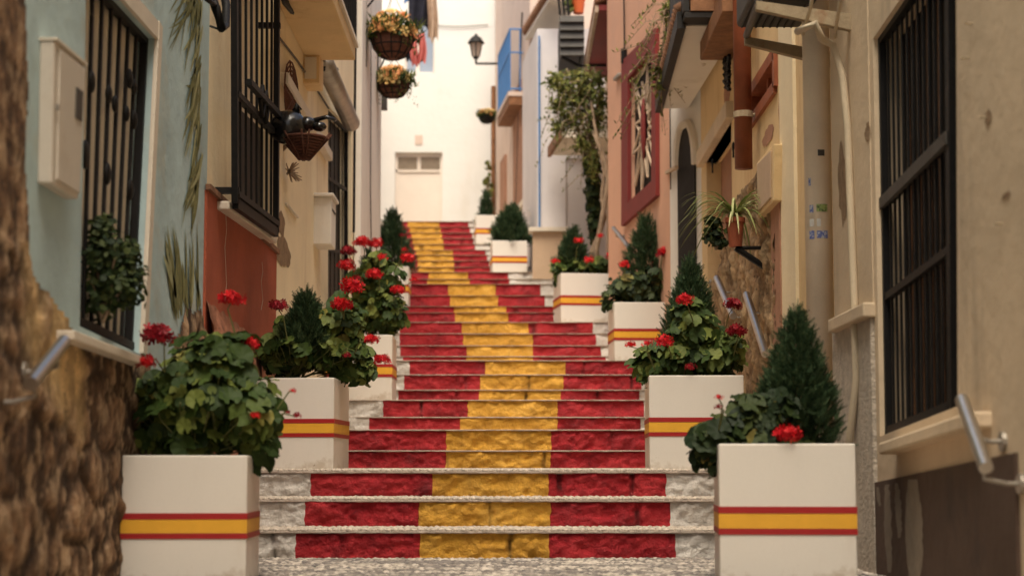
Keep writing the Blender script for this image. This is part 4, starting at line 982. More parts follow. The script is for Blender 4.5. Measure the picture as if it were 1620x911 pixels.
slab(m, WR, [(b_[0], b_[1]), (a[0], a[1]), (a[0], a[1] - .045), (b_[0], b_[1] - .05)], -.1, .07); m.build('sill', M['cream_r'], wr, bevel=.008)
m = MB(); q = WR.quad([(1604, 716), (1378, 764), (1378, 960), (1604, 1200)], .012); q[2] = (q[2][0], 0); q[3] = (q[0][0], 0); slab(m, WR, q, -.01, .012); dr_ = m.build('dado', M['brownpanel'], HR)
m = MB()
for (x0, x1, y0, y1, sd_) in ((1385, 1391, 770, 800, 1), (1397, 1409, 766, 905, 2), (1430, 1458, 758, 935, 3), (1414, 1424, 764, 850, 4)):
    rnd = random.Random(sd_); K = 22; L1 = []; L2 = []
    for k in range(K + 1):
        t_ = k / K; y = y0 + (y1 - y0) * t_; w_ = (x1 - x0) / 2 * (.25 + .75 * sin(pi * min(1, t_ * .8 + .12))) ; xm = (x0 + x1) / 2 + 4 * t_ + rnd.uniform(-.8, .8)
        L1.append(WR.at(xm - w_, y, .0135)); L2.append(WR.at(xm + w_ + rnd.uniform(-1, 1), y, .0135))
    o = len(m.v)
    for p, r_ in zip(L1, L2): m.v += [p, r_]
    for k in range(K): p = o + 2 * k; m.f.append([p, p + 1, p + 3, p + 2]); m.m.append(0)
m.build('peeled_paint', M['peel'], dr_, fix=False)
m = MB(); blob(m, WR, 1563, 186, 5, 12, .003, 21); blob(m, WR, 1592, 310, 7, 5, .003, 22); m.build('bare_patch', M['peelb'], HR, fix=False)
for k, (x, y) in enumerate(((1538, 38), (1585, 354), (1533, 92), (1562, 186))):
    t = wallthing('nail', WR, x, y, ['small bent nail high on the near right wall', 'small bent nail lower right of the barred window', 'rusty nail stub just below the highest nail', 'small plugged hole mark beside the barred window'][k], 'nail')
    m = MB(); p = WR.at(x, y, 0); m.tube([p, p + WR.n * .02, p + WR.n * .025 + WR.u * (-.02 if k < 2 else .0) + V((0, 0, -.004))], .003, 6); m.build('shank', M['rust'], t)
handrail((WR.at(1560, 740, .11), WR.at(1522, 632, .1)), WR, 'steel handrail at the near right below the barred window', r=.021, brack=(.1, .7))
# rough pillar
WP = Wall((1.45, 6.8), (1.45, 7.62), -1)
HP = thing('pillar', (1.45, 7.2, 0), 'rough white wall pillar between the barred window and the broad pipe', 'pillar')
m = MB(); vt = WP.uv(1335, 520, 0)[1]
slab(m, WP, [(0.002, TOP - .4), (WP.L, TOP - .4), (WP.L, vt), (0.002, vt)], -.5, .004); m.build('shaft', M['cream_r'], HP)
m = MB(); slab(m, WP, [(0.002, vt), (WP.L, vt), (WP.L, 0), (0.002, 0)], -.5, .016); m.build('rough_base', M['rough_white'], HP)
m = MB(); slab(m, WP, [(-.02, vt + .05), (WP.L * .6 + .25, vt + .05), (WP.L * .6 + .25, vt - .01), (-.02, vt - .01)], -.05, .05); m.build('ledge', M['cream_r'], HP, bevel=.008)
m = MB(); blob(m, WP, 1333, 290, 7, 60, .006, 23); blob(m, WP, 1372, 210, 4, 16, .006, 24); m.build('bare_patch', M['peelb'], HP, fix=False)
t = wallthing('cable', WP, 1345, 400, 'thick cream cable running down the rough pillar from the air conditioner', 'cable')
m = MB(); m.tube([WP.at(1262, 50, .22), WP.at(1290, 38, .2), WP.at(1300, 62, .12), WP.at(1318, 72, .06), WP.at(1333, 120, .03), WP.at(1341, 200, .02), WP.at(1346, 330, .02), WP.at(1352, 480, .02), WP.at(1355, 600, .025), WP.at(1345, 690, .04), WP.at(1338, 740, .05)], .017, 8); m.build('conduit', M['cable'], t, smooth=True)
m = MB(); m.tube([WP.at(1270, 55, .2), WP.at(1283, 10, .2), WP.at(1290, -30, .2)], .008, 6); m.tube([WP.at(1320, 60, .05), WP.at(1328, 10, .1), WP.at(1335, -30, .1)], .008, 6); m.build('loose_wire', M['cable'], t, smooth=True)

# yellow decayed house
WY = Wall((1.6, 7.64), (1.6, 14.25), -1)
HY = thing('house', (1.6, 10, 0), 'weathered yellow house on the right with crumbling stone below', 'house')
qy = WY.quad([(1230, 112), (1192, 60), (1194, 180), (1222, 142)]); 
uY = lambda px: WY.uv(px, 300)[0]
uq = lambda px: min(WY.L - .06, uY(px))
qrec = [(uY(1158), WY.uv(1150, 205)[1]), (uq(1118), WY.uv(1150, 205)[1]), (uq(1118), .9), (uY(1158), .9)]
qz = [(uY(1232), WY.uv(1228, 86)[1]), (uY(1192), WY.uv(1228, 86)[1]), (uY(1192), WY.uv(1194, 190)[1]), (uY(1232), WY.uv(1194, 190)[1])]
facade(WY, HY, -.2, 5.0, [qrec, qz], M['yellow'], rev=.16)
m = MB(); slab(m, WY, qrec, -.159, -.12); m.build('door', M['pinkbr'], HY)
m = MB(); slab(m, WY, [(uY(1162), qrec[0][1] + .13), (uq(1113), qrec[0][1] + .13), (uq(1113), qrec[0][1]), (uY(1162), qrec[0][1])], -.1, .06); m.build('lintel', M['cream_r'], HY, bevel=.01)
m = MB(); slab(m, WY, qz, -.159, -.12); wz = m.build('window', M['blind'], HY)
m = MB()
for a, b in ((0, 1), (1, 2), (2, 3), (3, 0)): ubar(m, WY, qz[a], qz[b], .07, -.12, .025)
ubar(m, WY, bil(qz, .5, 0), bil(qz, .5, 1), .06, -.1, -.02); m.build('frame', M['woodred'], wz)
# pale pilaster strips
m = MB(); slab(m, WY, [(uY(1262), 4.99), (uY(1240), 4.99), (uY(1240), 0), (uY(1262), 0)], -.01, .02); m.build('pale_strip', M['cream'], HY)
m = MB(); blob(m, WY, 1215, 215, 9, 14, .003, 25); blob(m, WY, 1236, 170, 5, 40, .004, 26); blob(m, WY, 1150, 150, 5, 40, .004, 27); m.build('bare_patch', M['pinkbr'], HY, fix=False)
m = MB(); u0, u1 = uY(1240) + .0, uY(1226); vt = WY.uv(1240, 236)[1]; slab(m, WY, [(u0, vt), (u1, vt), (u1, 0), (u0, 0)], -.01, .028); m.build('pink_patch', M['pinkbr'], HY)
m = MB(); slab(m, WY, [(uY(1150), 3.6), (uY(1100), 3.6), (uY(1100), 0), (uY(1150), 0)], -.01, .003) 
# crumbling stone
m = MB(); cols = []; n1, n2 = 110, 110; ua, ub = uY(1232), uY(1122); hid = {}
for i in range(n1 + 1):
    for j in range(n2 + 1):
        u = ua + (ub - ua) * i / n1; v = 0 + 2.4 * j / n2; px, py = proj(WY.pt(u, v))
        lim = lin([(1115, 470), (1140, 420), (1160, 330), (1180, 290), (1200, 268), (1232, 300)], px)
        inn = py - lim + 12 * noise.noise(V((u * 7, v * 7, 4))) + 5 * noise.noise(V((u * 22, v * 22, 4))); hid[(i, j)] = inn
        f = noise.fractal(V((u * 12, v * 5, 9)), .45, 2.1, 7); k = V((u * 3.4 + noise.noise(V((u * 5, v * 5, 1))), v * 4.0 + noise.noise(V((u * 5, v * 5, 7))), 2)); dd, _ = noise.voronoi(k); ck = min(1, (dd[1] - dd[0]) * 3)
        m.v.append(WY.pt(u, v, .006 + (.012 + .015 * ck + .03 * f) * max(0, min(1, inn / 20))))
        cols.append(tuple(V((.36, .21, .11)).lerp(V((.56, .39, .22)), max(0, min(1, .5 + f * .9))).lerp(V((.12, .07, .04)), (1 - ck) * .6)))
for i in range(n1):
    for j in range(n2):
        if all(hid[k] > 0 for k in ((i, j), (i + 1, j), (i, j + 1), (i + 1, j + 1))): p = i * (n2 + 1) + j; m.f.append([p, p + n2 + 1, p + n2 + 2, p + 1]); m.m.append(0)
m.cols = cols; m.build('crumbling_stone', M['stone'], HY, smooth=True)
t = wallthing('meter_cupboard', WY, 1210, 300, 'brown wooden meter cupboard door set in the crumbling wall', 'meter box')
m = MB(); qc = [WY.uv(1224, 228, .07), WY.uv(1197, 258, .07), WY.uv(1199, 345, .07), WY.uv(1223, 318, .07)]; slab(m, WY, qc, 0, .07); m.build('box', M['yellow'], t, bevel=.006)
m = MB(); slab(m, WY, [bil(qc, .1, .08), bil(qc, .9, .05), bil(qc, .9, .92), bil(qc, .1, .92)], .068, .08); m.build('door', M['beige'], t, bevel=.006)
t = wallthing('downpipe', WY, 1175, 290, 'red-brown downpipe on the yellow house wall', 'downpipe')
m = MB(); c0 = P(1177, 300, 10.9); m.tube([V((c0.x, 10.9, WY.uv(1175, 300)[1])), V((c0.x, 10.9, 4.9))], .058, 16); m.build('pipe', M['copper'], t, smooth=True)
m = MB(); z = P(1177, 182, 10.9).z; m.tube([V((c0.x, 10.9, z - .02)), V((c0.x, 10.9, z + .02))], .064, 16); m.tube([V((c0.x, 10.9, z)), V((1.6, 10.9, z))], .012, 6); m.build('clamp', M['rust'], t)
# broad white pipe with stickers
t = wallthing('broad_pipe', WY, 1295, 700, 'broad dirty white pipe covered in small stickers on the right', 'pipe')
c = P(1296, 400, 8.0); m = MB(); m.tube([V((c.x, 8.0, 0)), V((c.x, 8.0, 5.5))], .064, 20); m.build('pipe', M['pipew'], t, smooth=True)
def sticker(px, py, w, h, mat):
    m = MB(); a0 = (px - 1296) / 22; K = 6; A = P(px, py, 8.0 - .06); hh = h * 8 / F / 2; r_ = .0655; o = 0
    ang = math.asin(max(-.95, min(.95, a0 * .95))); da = w / 22 / 2
    for k in range(K + 1):
        t_ = ang - da + 2 * da * k / K; x = c.x + r_ * sin(t_); y = 8.0 - r_ * cos(t_); m.v += [V((x, y, A.z - hh)), V((x, y, A.z + hh))]
    for k in range(K): p = 2 * k; m.f.append([p, p + 2, p + 3, p + 1]); m.m.append(0)
    m.build('sticker', M[mat], t, fix=False)
for a in ((1298, 329, 18, 12, 'stickg'), (1281, 330, 7, 12, 'stickb'), (1281, 352, 8, 12, 'stickw'), (1281, 371, 9, 13, 'stickb'), (1298, 371, 18, 12, 'stickb'), (1292, 352, 6, 12, 'stickw'), (1279, 287, 5, 12, 'stickb'), (1298, 242, 11, 10, 'darkgrey')): sticker(*a)
# air conditioner on brackets
t = thing('air_conditioner', V((1.35, 7.8, 2.5)), 'old air conditioner unit on rusty brackets at the top right', 'air conditioner')
def arm(y, x0px, yo0, x1px, yo1, hpx):
    A = P(x0px, yo0, y); B_ = P(x1px, yo1, y); h = hpx * y / F; m = MB()
    m.hexa([A + V((0, -.02, 0)), B_ + V((0, -.02, 0)), B_ + V((0, .02, 0)), A + V((0, .02, 0)), A + V((0, -.02, h * .5)), B_ + V((0, -.02, h)), B_ + V((0, .02, h)), A + V((0, .02, h * .5))])
    m.build('bracket', M['rust'], t)
arm(8.4, 1178, 71, 1322, 108, 24); arm(7.15, 1196, 17, 1366, 54, 28)
m = MB(); m.box(1.12, 1.44, 7.2, 8.35, 2.62, 3.25); b = m.build('casing', M['darkgrey'], t, bevel=.02)
m = MB()
for k in range(8): m.bar((1.14 + .035 * k, 7.22, 2.612), (1.14 + .035 * k, 8.3, 2.612), .008)
m.lathe((1.28, 7.75, 2.595), [(.13, 0), (.13, .02)], 20); m.build('underside_grille', M['black'], b)
m = MB(); A = P(1178, 66, 8.4); B_ = P(1197, 14, 7.15); m.tube([A + V((.01, 0, .03)), B_ + V((.01, 0, .03))], .018, 8); m.build('tie_bar', M['darkgrey'], t)
# potted spider plant
t = thing('spider_plant', P(1163, 345, 10.6), 'spiky striped spider plant in a terracotta pot on the right wall', 'potted plant')
c = P(1163, 345, 10.55); s = 10.55 / F; m = MB(); m.lathe(c + V((0, 0, -46 * s)), [(10 * s, 0), (14 * s, 38 * s), (16 * s, 38.5 * s), (16 * s, 46 * s), (13 * s, 46 * s)], 20); m.build('pot', M['terrapot'], t, smooth=False)
m = MB(); rnd = random.Random(8)
for k in range(90):
    a = rnd.uniform(0, 6.28); ln = rnd.uniform(.2, .44); up_ = rnd.uniform(.5, 1.4); d = V((cos(a), sin(a) * .8, 0)); sd_ = V((-d.y, d.x, 0)).normalized(); o = len(m.v); K = 7
    for j in range(K + 1):
        tt = j / K; p = c + d * ln * tt + V((0, 0, ln * (up_ * tt - 1.15 * tt * tt) + .01)); w_ = .009 * (1 - tt) ** .5 + .0005; m.v += [p - sd_ * w_, p + sd_ * w_]
    for j in range(K): p = o + 2 * j; m.f.append([p, p + 1, p + 3, p + 2]); m.m.append(0)
m.build('leaves', M['spider'], t, fix=False)
m = MB(); m.tube([c + V((0, 0, -48 * s)), V((1.6, c.y, c.z - 48 * s))], .012, 6); m.tube([c + V((0, 0, -48 * s)), V((1.58, c.y, c.z - 80 * s))], .02, 6); m.build('bracket', M['black'], t)
bush('round_leaf_plant', 'dark round-leaved plant hanging left of the terracotta pot', 'plant', 10.6, [(1132, 372, 20, 22), (1125, 350, 12, 14), (1140, 385, 14, 10)], 240, .022, 'leafd', 33)
# iron hooks
for k, (x, y, lb) in enumerate(((1160, 232, 'small iron hook on the wall just left of the downpipe'), (1127, 258, 'small iron hook on the pale wall above the spider plant'))):
    t = wallthing('iron_hook', WY, x, y, lb, 'hook'); p = WY.at(x, y, .03); m = MB(); m.tube([p - WY.n * .03, p, p + V((0, 0, -.05)), p + V((0, 0, -.08))], .007, 6); m.tube([p + WY.u * .03 * cos(a * pi / 5) + V((0, 0, .03 * sin(a * pi / 5))) for a in range(11)], .006, 5); m.build('hook', M['black'], t)
# wooden box beam above
t = thing('wooden_beam', P(1135, 60, 11.5), 'brown wooden boxed beam jutting from the yellow house near the top', 'beam')
zb = P(1117, 96, 12.2).z; m = MB(); m.box(1.37, 1.6, 10.9, 12.2, zb, zb + .14); m.box(1.40, 1.595, 10.95, 12.15, zb + .142, zb + .5); m.build('timber', M['wood'], t, bevel=.008)
t = wallthing('wall_clutter', WY, 1155, 120, 'dark bundled cables hanging on the wall beside the wooden beam', 'cables')
m = MB(); rnd = random.Random(4)
for k in range(7): m.tube([WY.at(1150 + rnd.uniform(-5, 5), 90 + 10 * j + rnd.uniform(-3, 3), .06) for j in range(6)], .014, 5)
m.build('cables', M['black'], t)
for (p0, p1, yy, lb) in (((1181, 466), (1211, 560), 9.9, 'longest steel handrail on the right, in front of crumbling stone'), ((1134, 440), (1160, 500), 11.9, 'steel handrail just up the steps from the longest one'), ((1104, 430), (1112, 462), 13.2, 'short end of a steel handrail behind the second right planter')):
    A = V((1.5, 0, 0)); pa, pb = WY.at(p0[0], p0[1], .1), WY.at(p1[0], p1[1], .1); handrail((pb, pa), WY, lb, r=.024, brack=(.2, .85))

# small white arched house
WH = Wall((1.6, 14.26), (1.38, 14.75), -1)
HH = thing('house', (1.55, 14, 0), 'narrow white house with black arched doorway and tiled canopy on the right', 'house')
facade(WH, HH, -.2, 4.9, [], M['white'])
m = MB(); K = 14; c = WH.uv(1097, 300)[0]; c = WH.L * .42; hw = WH.L * .27; vt = WH.uv(1097, 262)[1]; pts = [(c - hw, 1.2), (c + hw, 1.2)] + [(c + hw * cos(pi * k / K), vt + .38 * sin(pi * k / K)) for k in range(K + 1)]
f0 = [WH.pt(a, b, .004) for a, b in pts]; f1 = [WH.pt(a, b, .02) for a, b in pts]; n = len(pts); m.v = f0 + f1; m.f = [list(range(n, 2 * n))] + [[k, (k + 1) % n, n + (k + 1) % n, n + k] for k in range(n)]; m.m = [0] * len(m.f)
dh = m.build('door', M['blackpaint'], HH)
m = MB(); m.tube([WH.pt(a * 1.0 + (.02 if a > c else -.02), b, .015) for a, b in [pts[0]] + pts[:1:-1][::1] + [pts[1]]][1:-1], .04, 8); m.build('arch_frame', M['trim'], dh)
# canopy with tiles
t0 = MB(); ze = P(1053, 168, 14.4).z; m = MB()
m.hexa([V((1.20, 11.8, ze)), V((1.6, 11.8, ze)), V((1.52, 14.5, ze)), V((1.28, 14.5, ze)), V((1.20, 11.8, ze + .05)), V((1.6, 11.8, ze + .3)), V((1.52, 14.5, ze + .25)), V((1.28, 14.5, ze + .05))]); cn = m.build('canopy', M['white'], HH)
m = MB(); m.bar((1.19, 11.75, ze + .03), (1.27, 14.55, ze + .03), .06, .12); m.build('fascia', M['blackpaint'], cn)
m = MB()
for k in range(26):
    y = 11.8 + k * .107; x = 1.16 + (y - 11.8) * .028; m.tube([V((x, y, ze + .11)), V((x + .35, y, ze + .32))], .042, 8)
m.build('roof_tiles', M['tile'], cn, smooth=True)

# salmon house
WK = Wall((1.38, 14.75), (.98, 17.2), -1)
HK = thing('house', (1.2, 16, 0), 'salmon pink house with a big dark red lattice window', 'house')
qk = WK.quad([(1043, 45), (989, 98), (989, 358), (1044, 310)])
fr_in = WK.quad([(1037, 83), (999, 125), (999, 321), (1037, 287)]); hwk = abs(fr_in[0][0] - fr_in[1][0]) / 2; hhk = (fr_in[0][1] - fr_in[3][1]) / 2
facade(WK, HK, -.2, 5.7, [fr_in], M['pink'], rev=.05)
m = MB(); slab(m, WK, fr_in, -.049, -.035); wk = m.build('window', M['void'], HK)
m = MB()
for a in range(4):
    b = (a + 1) % 4; m.hexa([WK.pt(*qk[a], -.01), WK.pt(*qk[b], -.01), WK.pt(*fr_in[b], -.01), WK.pt(*fr_in[a], -.01), WK.pt(*qk[a], .04), WK.pt(*qk[b], .04), WK.pt(*fr_in[b], .04), WK.pt(*fr_in[a], .04)])
m.build('frame', M['maroon'], wk)
m = MB(); rnd = random.Random(12); cc = bil(fr_in, .5, .5)
for k in range(12):      # star-shaped wooden lattice
    a = 2 * pi * (k + .5) / 12; fr_ = min(1 / max(.01, abs(cos(a))), 1 / max(.01, abs(sin(a)))) * (.96 if k % 2 else .8); ed = (cc[0] + hwk * fr_ * cos(a), cc[1] + hhk * fr_ * sin(a)); i_ = (cc[0] + hwk * .3 * cos(a + .5), cc[1] + hhk * .3 * sin(a + .5)); i2 = (cc[0] + hwk * .3 * cos(a - .5), cc[1] + hhk * .3 * sin(a - .5)); u0, u1 = sorted((fr_in[0][0], fr_in[1][0]))
    ed = (max(u0, min(u1, ed[0])), ed[1]); ubar(m, WK, i_, ed, .018, -.03 + .001 * k, -.012 + .001 * k); ubar(m, WK, i2, ed, .018, -.033 + .001 * k, -.015 + .001 * k)
m.build('lattice', surf('pale_wood', (.66, .50, .36), .2, 12, .7, .2, 40), wk)
m = MB(); m.ell(WK.pt(cc[0], cc[1], -.005), .03, .09, .30, None, 12, 8); m.build('lattice_centre', M['maroon'], wk, smooth=True)
m = MB(); m.tube([WK.at(987, 0, .02), WK.at(988, 92, .02)], .008, 5); m.tube([WK.at(987, 78, .03), WK.at(987, 100, .03)], .03, 8); m.build('blind_cord', M['black'], wk)
t = wallthing('switch_box', WK, 974, 122, 'small grey switch box on the salmon wall', 'switch box')
m = MB(); slab(m, WK, box_on(WK, 978, 115, 970, 129, 0, .04), 0, .04); m.build('box', M['galv'], t, bevel=.004)
m = MB(); slab(m, WK, [WK.uv(1068, 262, .03), WK.uv(1052, 271, .03), WK.uv(1052, 276, .03), WK.uv(1068, 267, .03)], 0, .03); m.build('ledge', M['beige'], HK)
handrail((WK.at(997, 394, .08), WK.at(971, 361, .08)), WK, 'steel handrail on the salmon house wall', r=.022, brack=(.85,))
m = MB(); m.box(1.0, 1.15, 17.21, 17.45, 0, 5.2); m.build('corner_post', M['maroon'], HK)

# vine house between
WV = Wall((1.15, 17.46), (1.15, 20.6), -1)
HV = thing('house', (1.15, 19, 0), 'vine-covered house with a brick and dark red eave on the right', 'house')
facade(WV, HV, -.2, 5.3, [], M['beige'])
m = MB(); m.box(.90, 1.2, 17.3, 20.3, 5.2, 5.26); ev = m.build('eave', M['maroon'], HV)
m = MB()
for k in range(44): y = 17.3 + k * .07; m.tube([V((.86, y, 5.29)), V((1.2, y, 5.42))], .03, 7)
m.build('roof_tiles', M['tile'], ev, smooth=True)
m = MB(); m.box(.86, .895, 17.3, 20.3, 5.18, 5.255); m.build('brick_edge', M['tilepale'], ev)

# white house with corner and beige base
WF = Wall((.31, 20.65), (1.15, 20.65), -1); WF.n = V((0, -1, 0))
WS = Wall((.31, 20.65), (.14, 22.4), -1)
HF = thing('house', (.4, 20.65, 0), 'pale lilac-white corner house with a beige plinth and tiled eave', 'house')
fq = WF.quad([(895, 250), (926, 250), (926, 420), (895, 420)]); 
facade(WF, HF, -.2, 5.9, [[fq[3], fq[2], fq[1], fq[0]]], M['lilac'], rev=.12, deep=1.7)
facade(WS, HF, -.2, 5.9, [], M['lilac'], rev=.05, deep=.7)
m = MB(); slab(m, WF, fq, -.119, -.08); m.build('door', M['void'], HF)
m = MB(); v = WF.uv(870, 371)[1]; m.box(.25, .66, 20.42, 20.64, 2.0, v); pb = m.build('plinth', M['beige'], HF); m = MB(); m.box(.2, .68, 20.36, 20.64, v + .002, v + .05); m.build('plinth_cap', M['trim'], pb)
m = MB(); a = P(857, 100, 20.6); m.tube([V((.335, 20.62, v + .05)), V((.335, 20.62, 5.8))], .012, 6); m.build('corner_line', M['bluep'], HF)
m = MB(); z1 = P(868, 246, 20.4).z; f_ = [V((.565, 19.3, z1)), V((1.14, 19.3, z1)), V((1.14, 20.4, z1)), V((.46, 20.4, z1))]; m.hexa(f_ + [f_[0] + V((0, 0, .05)), f_[1] + V((0, 0, .3)), f_[2] + V((0, 0, .3)), f_[3] + V((0, 0, .05))]); cp = m.build('door_canopy', M['trim'], HF)
m = MB(); m.bar((.555, 19.28, z1 + .04), (.45, 20.42, z1 + .04), .04, .12); m.build('canopy_edge', M['tile'], cp)
ze = P(838, 58, 22.3).z; m = MB(); f_ = [V((.50, 20.3, ze)), V((.85, 20.3, ze)), V((.6, 22.5, ze)), V((.17, 22.5, ze))]; m.hexa(f_ + [p + V((0, 0, .05)) for p in f_]); ef = m.build('eave', M['white'], HF)
m = MB()
for k in range(17): y = 20.32 + k * .13; x = .46 - (y - 20.3) * .15; m.tube([V((x, y, ze + .09)), V((x + .5, y, ze + .28))], .055, 8)
m.build('roof_tiles', M['tile'], ef, smooth=True)
handrail((P(856, 360, 20.9) , P(838, 333, 21.6)), WS, 'steel handrail on the lilac-white house side wall', r=.03, brack=())
# louvred dark balcony box with orange pot
t = thing('louvred_balcony', P(905, 90, 19.6), 'dark louvred balcony screen on a strut below an orange pot at the top', 'balcony')
c0 = P(886, 90, 19.5); c1 = P(924, 24, 19.5); m = MB(); m.box(c0.x, c1.x, 19.5, 20.4, c0.z, c1.z - .02); bb = m.build('panel', M['blackpaint'], t)
m = MB()
for k in range(5): z = c0.z + (c1.z - c0.z) * (k + .5) / 5; m.hexa([V((c0.x, 19.46, z - .04)), V((c1.x, 19.46, z - .04)), V((c1.x, 19.5, z - .05)), V((c0.x, 19.5, z - .05)), V((c0.x, 19.48, z - .03)), V((c1.x, 19.48, z - .03)), V((c1.x, 19.5, z + .04)), V((c0.x, 19.5, z + .04))])
m.build('louvre', M['darkgrey'], bb)
m = MB(); m.tube([c0 + V((.02, 0, 0)), P(914, 104, 19.6)], .02, 6); m.build('strut', M['black'], t); m = MB(); m.tube([P(918, 90, 19.5), P(916, 104, 19.6), V((1.1, 19.6, P(914, 104, 19.6).z))], .015, 6); 
m.build('strut', M['black'], t)
m = MB()
for x in (886, 893, 900): m.tube([P(x, 24, 19.5), P(x - 6, -40, 19.5)], .014, 6)
m.build('railing', M['black'], t)
t = thing('flower_pot', P(915, 22, 19.7), 'orange plastic flower pot on the louvred balcony', 'pot'); c = P(915, 22, 19.75); m = MB(); m.lathe(c, [(.06, 0), (.085, .2), (.1, .2), (.1, .24)], 16); m.build('pot', M['orange'], t)
bush('balcony_plant', 'small green plant beside the orange pot on the balcony', 'plant', 19.7, [(899, 4, 10, 10), (903, 14, 7, 6)], 60, .04, 'vine', 44)
# pinkish far house
WG = Wall((.24, 22.41), (-.27, 26.88), -1)
HG = thing('house', (0, 24.5, 3), 'faded pink-white far house on the right with a blue balcony', 'house')
facade(WG, HG, 1, 8.4, [], M['pinkish'])
u0 = WG.uv(833, 160)[0]; u0 = .7; u1 = 2.2; vb = P(815, 155, 23.2).z
m = MB(); slab(m, WG, [(u0, vb), (u1, vb), (u1, vb - .12), (u0, vb - .12)], .001, .20); bg_ = m.build('balcony', M['wood'], HG)
m = MB(); slab(m, WG, [(u0 - .01, vb + .06), (u1 + .01, vb + .06), (u1 + .01, vb + .001), (u0 - .01, vb + .001)], .001, .215); m.build('slab_edge', M['pinkish'], bg_)
m = MB(); vt = P(815, 50, 23.2).z
for k in range(2): m.tube([WG.pt(u0, vb + .06, .05 + .14 * k), WG.pt(u0, vt, .05 + .14 * k)], .01, 6)
for k in range(14): m.tube([WG.pt(u0 + (u1 - u0) * k / 13, vb + .06, .19), WG.pt(u0 + (u1 - u0) * k / 13, vt, .19)], .012, 6)
for v_ in (vb + .1, vt, vb + (vt - vb) * .65): m.tube([WG.pt(u0, v_, .01), WG.pt(u0, v_, .19), WG.pt(u1, v_, .19)], .014, 6)
m.build('railing', M['bluep'], bg_)
for (a, lb) in ((.1, 'dark window'), (2.7, 'w')):
    m = MB(); slab(m, WG, [(a + .1, 5.2), (a + .8, 5.2), (a + .8, 4.1), (a + .1, 4.1)], .0, .03); ww = m.build('window', M['pinkbr'], HG); m = MB(); slab(m, WG, [(a + .05, 4.1), (a + .85, 4.1), (a + .85, 4.03), (a + .05, 4.03)], 0, .08); m.build('sill', M['trim'], ww)
m = MB(); slab(m, WG, [(.9, 5.9), (1.9, 5.9), (1.9, 4.2), (.9, 4.2)], .0, .012); m.build('door', M['pinkbr'], HG)
t = wallthing('dark_downpipe', WG, 787, 300, 'thin dark downpipe at the far corner of the pink-white house', 'downpipe')
m = MB(); m.tube([WG.pt(WG.L - .1, 4.2, .04), WG.pt(WG.L - .1, 6.6, .04)], .035, 8); m.build('pipe', M['wood'], t)
handrail((P(805, 336, 25.0), P(797, 320, 25.6)), WG, 'farthest short steel handrail at the top right', r=.03, brack=())
handrail((P(812, 346, 24.2), P(805, 333, 24.6)), WG, 'second farthest steel handrail at the top right', r=.03, brack=())
hang_basket('dark wall basket with pale flowers on the right near the lamp', 770, 184, 25.4, 26, 12, 36, WG, trail=8, fl=26, basket='blackpaint', bracket=False)
bush('climbing_plant', 'thin climbing plant on the white end wall above the farthest planter', 'plant', 26.6, [(772, 262, 7, 12), (770, 285, 8, 12), (775, 300, 7, 12), (768, 310, 9, 8)], 90, .04, 'vine', 45, up=.1)

# big vine
def vine(label, Y, lobes, n, seed, trunk, size=.040, ivy=None):
    rnd = random.Random(seed); c0 = P(*trunk[0][:2], trunk[0][2]); t = thing('vine', c0, label, 'vine'); m = MB(); L_ = MB()
    for tr_ in (trunk,):
        pts = [P(x, y, z) for x, y, z in tr_]; m.tube(pts, [.032 - .02 * k / len(pts) for k in range(len(pts))], 8)
    pts, LL = lobe_pts(lobes, Y, n, rnd, .1)
    for p, v in pts:
        nr = (v * .5 + V((0, -.4, .6)) + V([rnd.gauss(0, .5) for _ in range(3)])).normalized(); q = nr.to_track_quat('Z', 'Y') @ Quaternion((0, 0, 1), rnd.uniform(0, 6)); r = size * rnd.uniform(.5, 1.2); o = len(L_.v)
        L_.v += [p, p + q @ V((r * .4, r * .7, .1 * r)), p + q @ V((0, r * 1.7, -.2 * r)), p + q @ V((-r * .4, r * .7, .1 * r))]; L_.f.append([o, o + 1, o + 2, o + 3]); L_.m.append(0)
    for k in range(60):
        p = rnd.choice(pts)[0]; e = p + V((rnd.uniform(-.4, .25), rnd.uniform(-.2, .2), rnd.uniform(-.5, .1))); mid = p.lerp(e, .5) + V((0, 0, .1)); m.tube([pts[rnd.randrange(len(pts))][0], p, mid, e], [.006, .005, .004, .002], 4)
        for j in range(9):
            q_ = mid.lerp(e, j / 8); r = size * .7; q = Quaternion((rnd.random(), rnd.random(), rnd.random(), rnd.random())).normalized(); o = len(L_.v)
            L_.v += [q_, q_ + q @ V((r * .4, r * .7, 0)), q_ + q @ V((0, r * 1.6, 0)), q_ + q @ V((-r * .4, r * .7, 0))]; L_.f.append([o, o + 1, o + 2, o + 3]); L_.m.append(0)
    m.build('trunk', M['bark'], t, smooth=True); L_.build('foliage', M['vine'], t, fix=False)
    return t
vine('big shaggy green and yellow vine climbing over the doorway on the right', 18.3, [(925, 150, 34, 42), (895, 140, 28, 22), (940, 190, 24, 42), (905, 190, 22, 28), (945, 125, 18, 22), (880, 122, 18, 12), (925, 225, 22, 26), (938, 255, 13, 34), (915, 120, 30, 16), (885, 165, 20, 24), (872, 130, 12, 10), (880, 200, 14, 16), (950, 160, 16, 30)], 3300, 51,
     [(945, 430, 17.9), (943, 395, 17.9), (950, 360, 17.9), (957, 320, 17.9), (962, 285, 17.9), (957, 255, 17.95), (946, 225, 18.0), (940, 195, 18.1), (935, 160, 18.2)])
tv = [o for o in COL.objects if o.name == 'vine'][0]
m = MB(); m.tube([P(x, y, 17.95) for x, y in ((932, 430), (938, 395), (948, 370), (956, 345), (952, 310), (956, 275), (950, 240), (938, 210))], [.03, .03, .025, .025, .02, .02, .015, .01], 7); m.build('side_stem', M['bark'], tv, smooth=True)
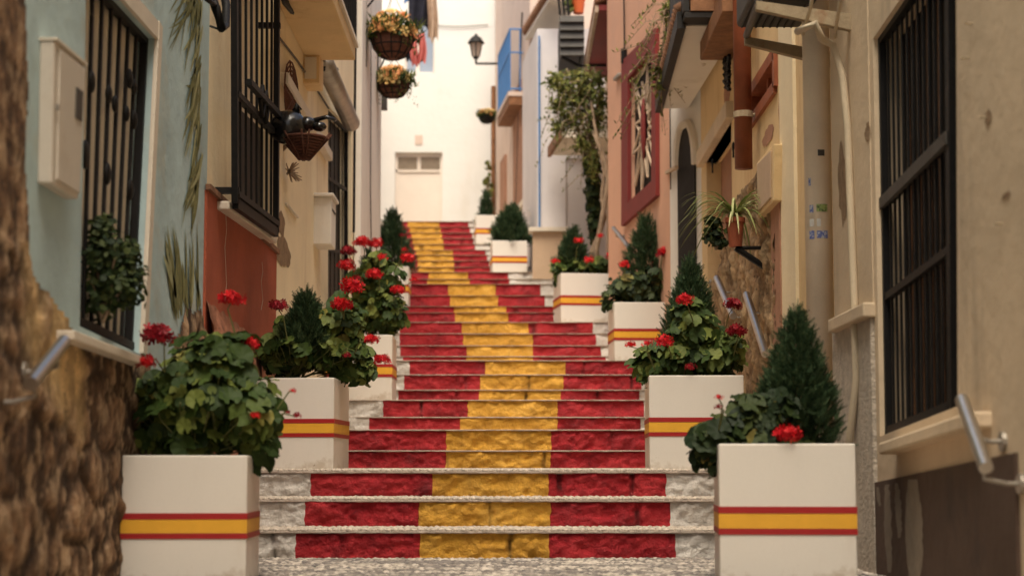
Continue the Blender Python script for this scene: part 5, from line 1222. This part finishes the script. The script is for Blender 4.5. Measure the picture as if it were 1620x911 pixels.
bush('ivy', 'dark ivy column beside the vine stem over the angled planter', 'ivy', 18.6, [(938, 300, 12, 44), (940, 350, 10, 40), (936, 260, 14, 30)], 1300, .04, 'leafd', 46)
vine('yellow-green creeper trailing down over the tiled canopy on the right', 13.6, [(1062, 20, 14, 24), (1058, 60, 9, 20), (1052, 90, 8, 18), (1042, 115, 9, 16), (1040, 138, 7, 10), (1070, 5, 14, 14)], 620, 52,
     [(1095, -30, 13.2), (1080, -10, 13.3), (1066, 20, 13.5), (1058, 60, 13.6), (1050, 95, 13.7), (1042, 130, 13.7)], size=.038)
t = thing('dark_balcony', V((1.4, 12.1, 3.6)), 'dark wooden balcony underside at the top above the canopy', 'balcony')
m = MB(); z = P(1100, 34, 11.7).z; m.box(1.20, 1.58, 11.6, 12.6, z, z + .04); m.box(1.19, 1.23, 11.6, 12.6, z + .045, z + .7); m.build('floor', M['blackpaint'], t); m = MB(); m.box(1.24, 1.58, 11.59, 11.62, z + .045, z + .16); m.box(1.24, 1.58, 11.59, 11.62, z + .18, z + .6); m.build('board', M['wood'], t)

def wall_cable(wl, pts, label, r=.007, mat='darkgrey'):
    t = thing('wall_cable', wl.at(*pts[0], .012), label, 'cable', 'thin cables fixed to the house walls'); m = MB(); m.tube([wl.at(x, y, .012) for x, y in pts], r, 6); m.build('wire', M[mat], t)
wall_cable(WB, [(442, 60), (470, 96), (500, 140), (520, 172)], 'thin dark cable running below the ledge of the cream wall')
wall_cable(WC, [(586, -20), (587, 120), (586, 300), (588, 430)], 'thin dark cable running down the far side of the white corner', .006)
wall_cable(WR, [(1366, -20), (1370, 40), (1372, 200)], 'short dark cable above the barred window corner', .006) if False else None
wall_cable(WK, [(1062, 60), (1060, 180), (1061, 300)], 'thin cable down the salmon wall right of the lattice window', .006)
wall_cable(WG, [(826, 20), (822, 120), (818, 260), (816, 330)], 'thin dark cable down the faded pink far house', .01)
t = thing('round_lamp', P(1113, 75, 12.9), 'round white wall lamp tucked under the tiled canopy', 'wall lamp'); m = MB(); m.ell(P(1112, 78, 12.9), .045, .05, .14, None, 14, 10); m.build('globe', M['white'], t, smooth=True)
m = MB(); m.tube([P(1112, 48, 12.9), P(1108, 34, 12.9)], .01, 6); m.build('bracket', M['black'], t)
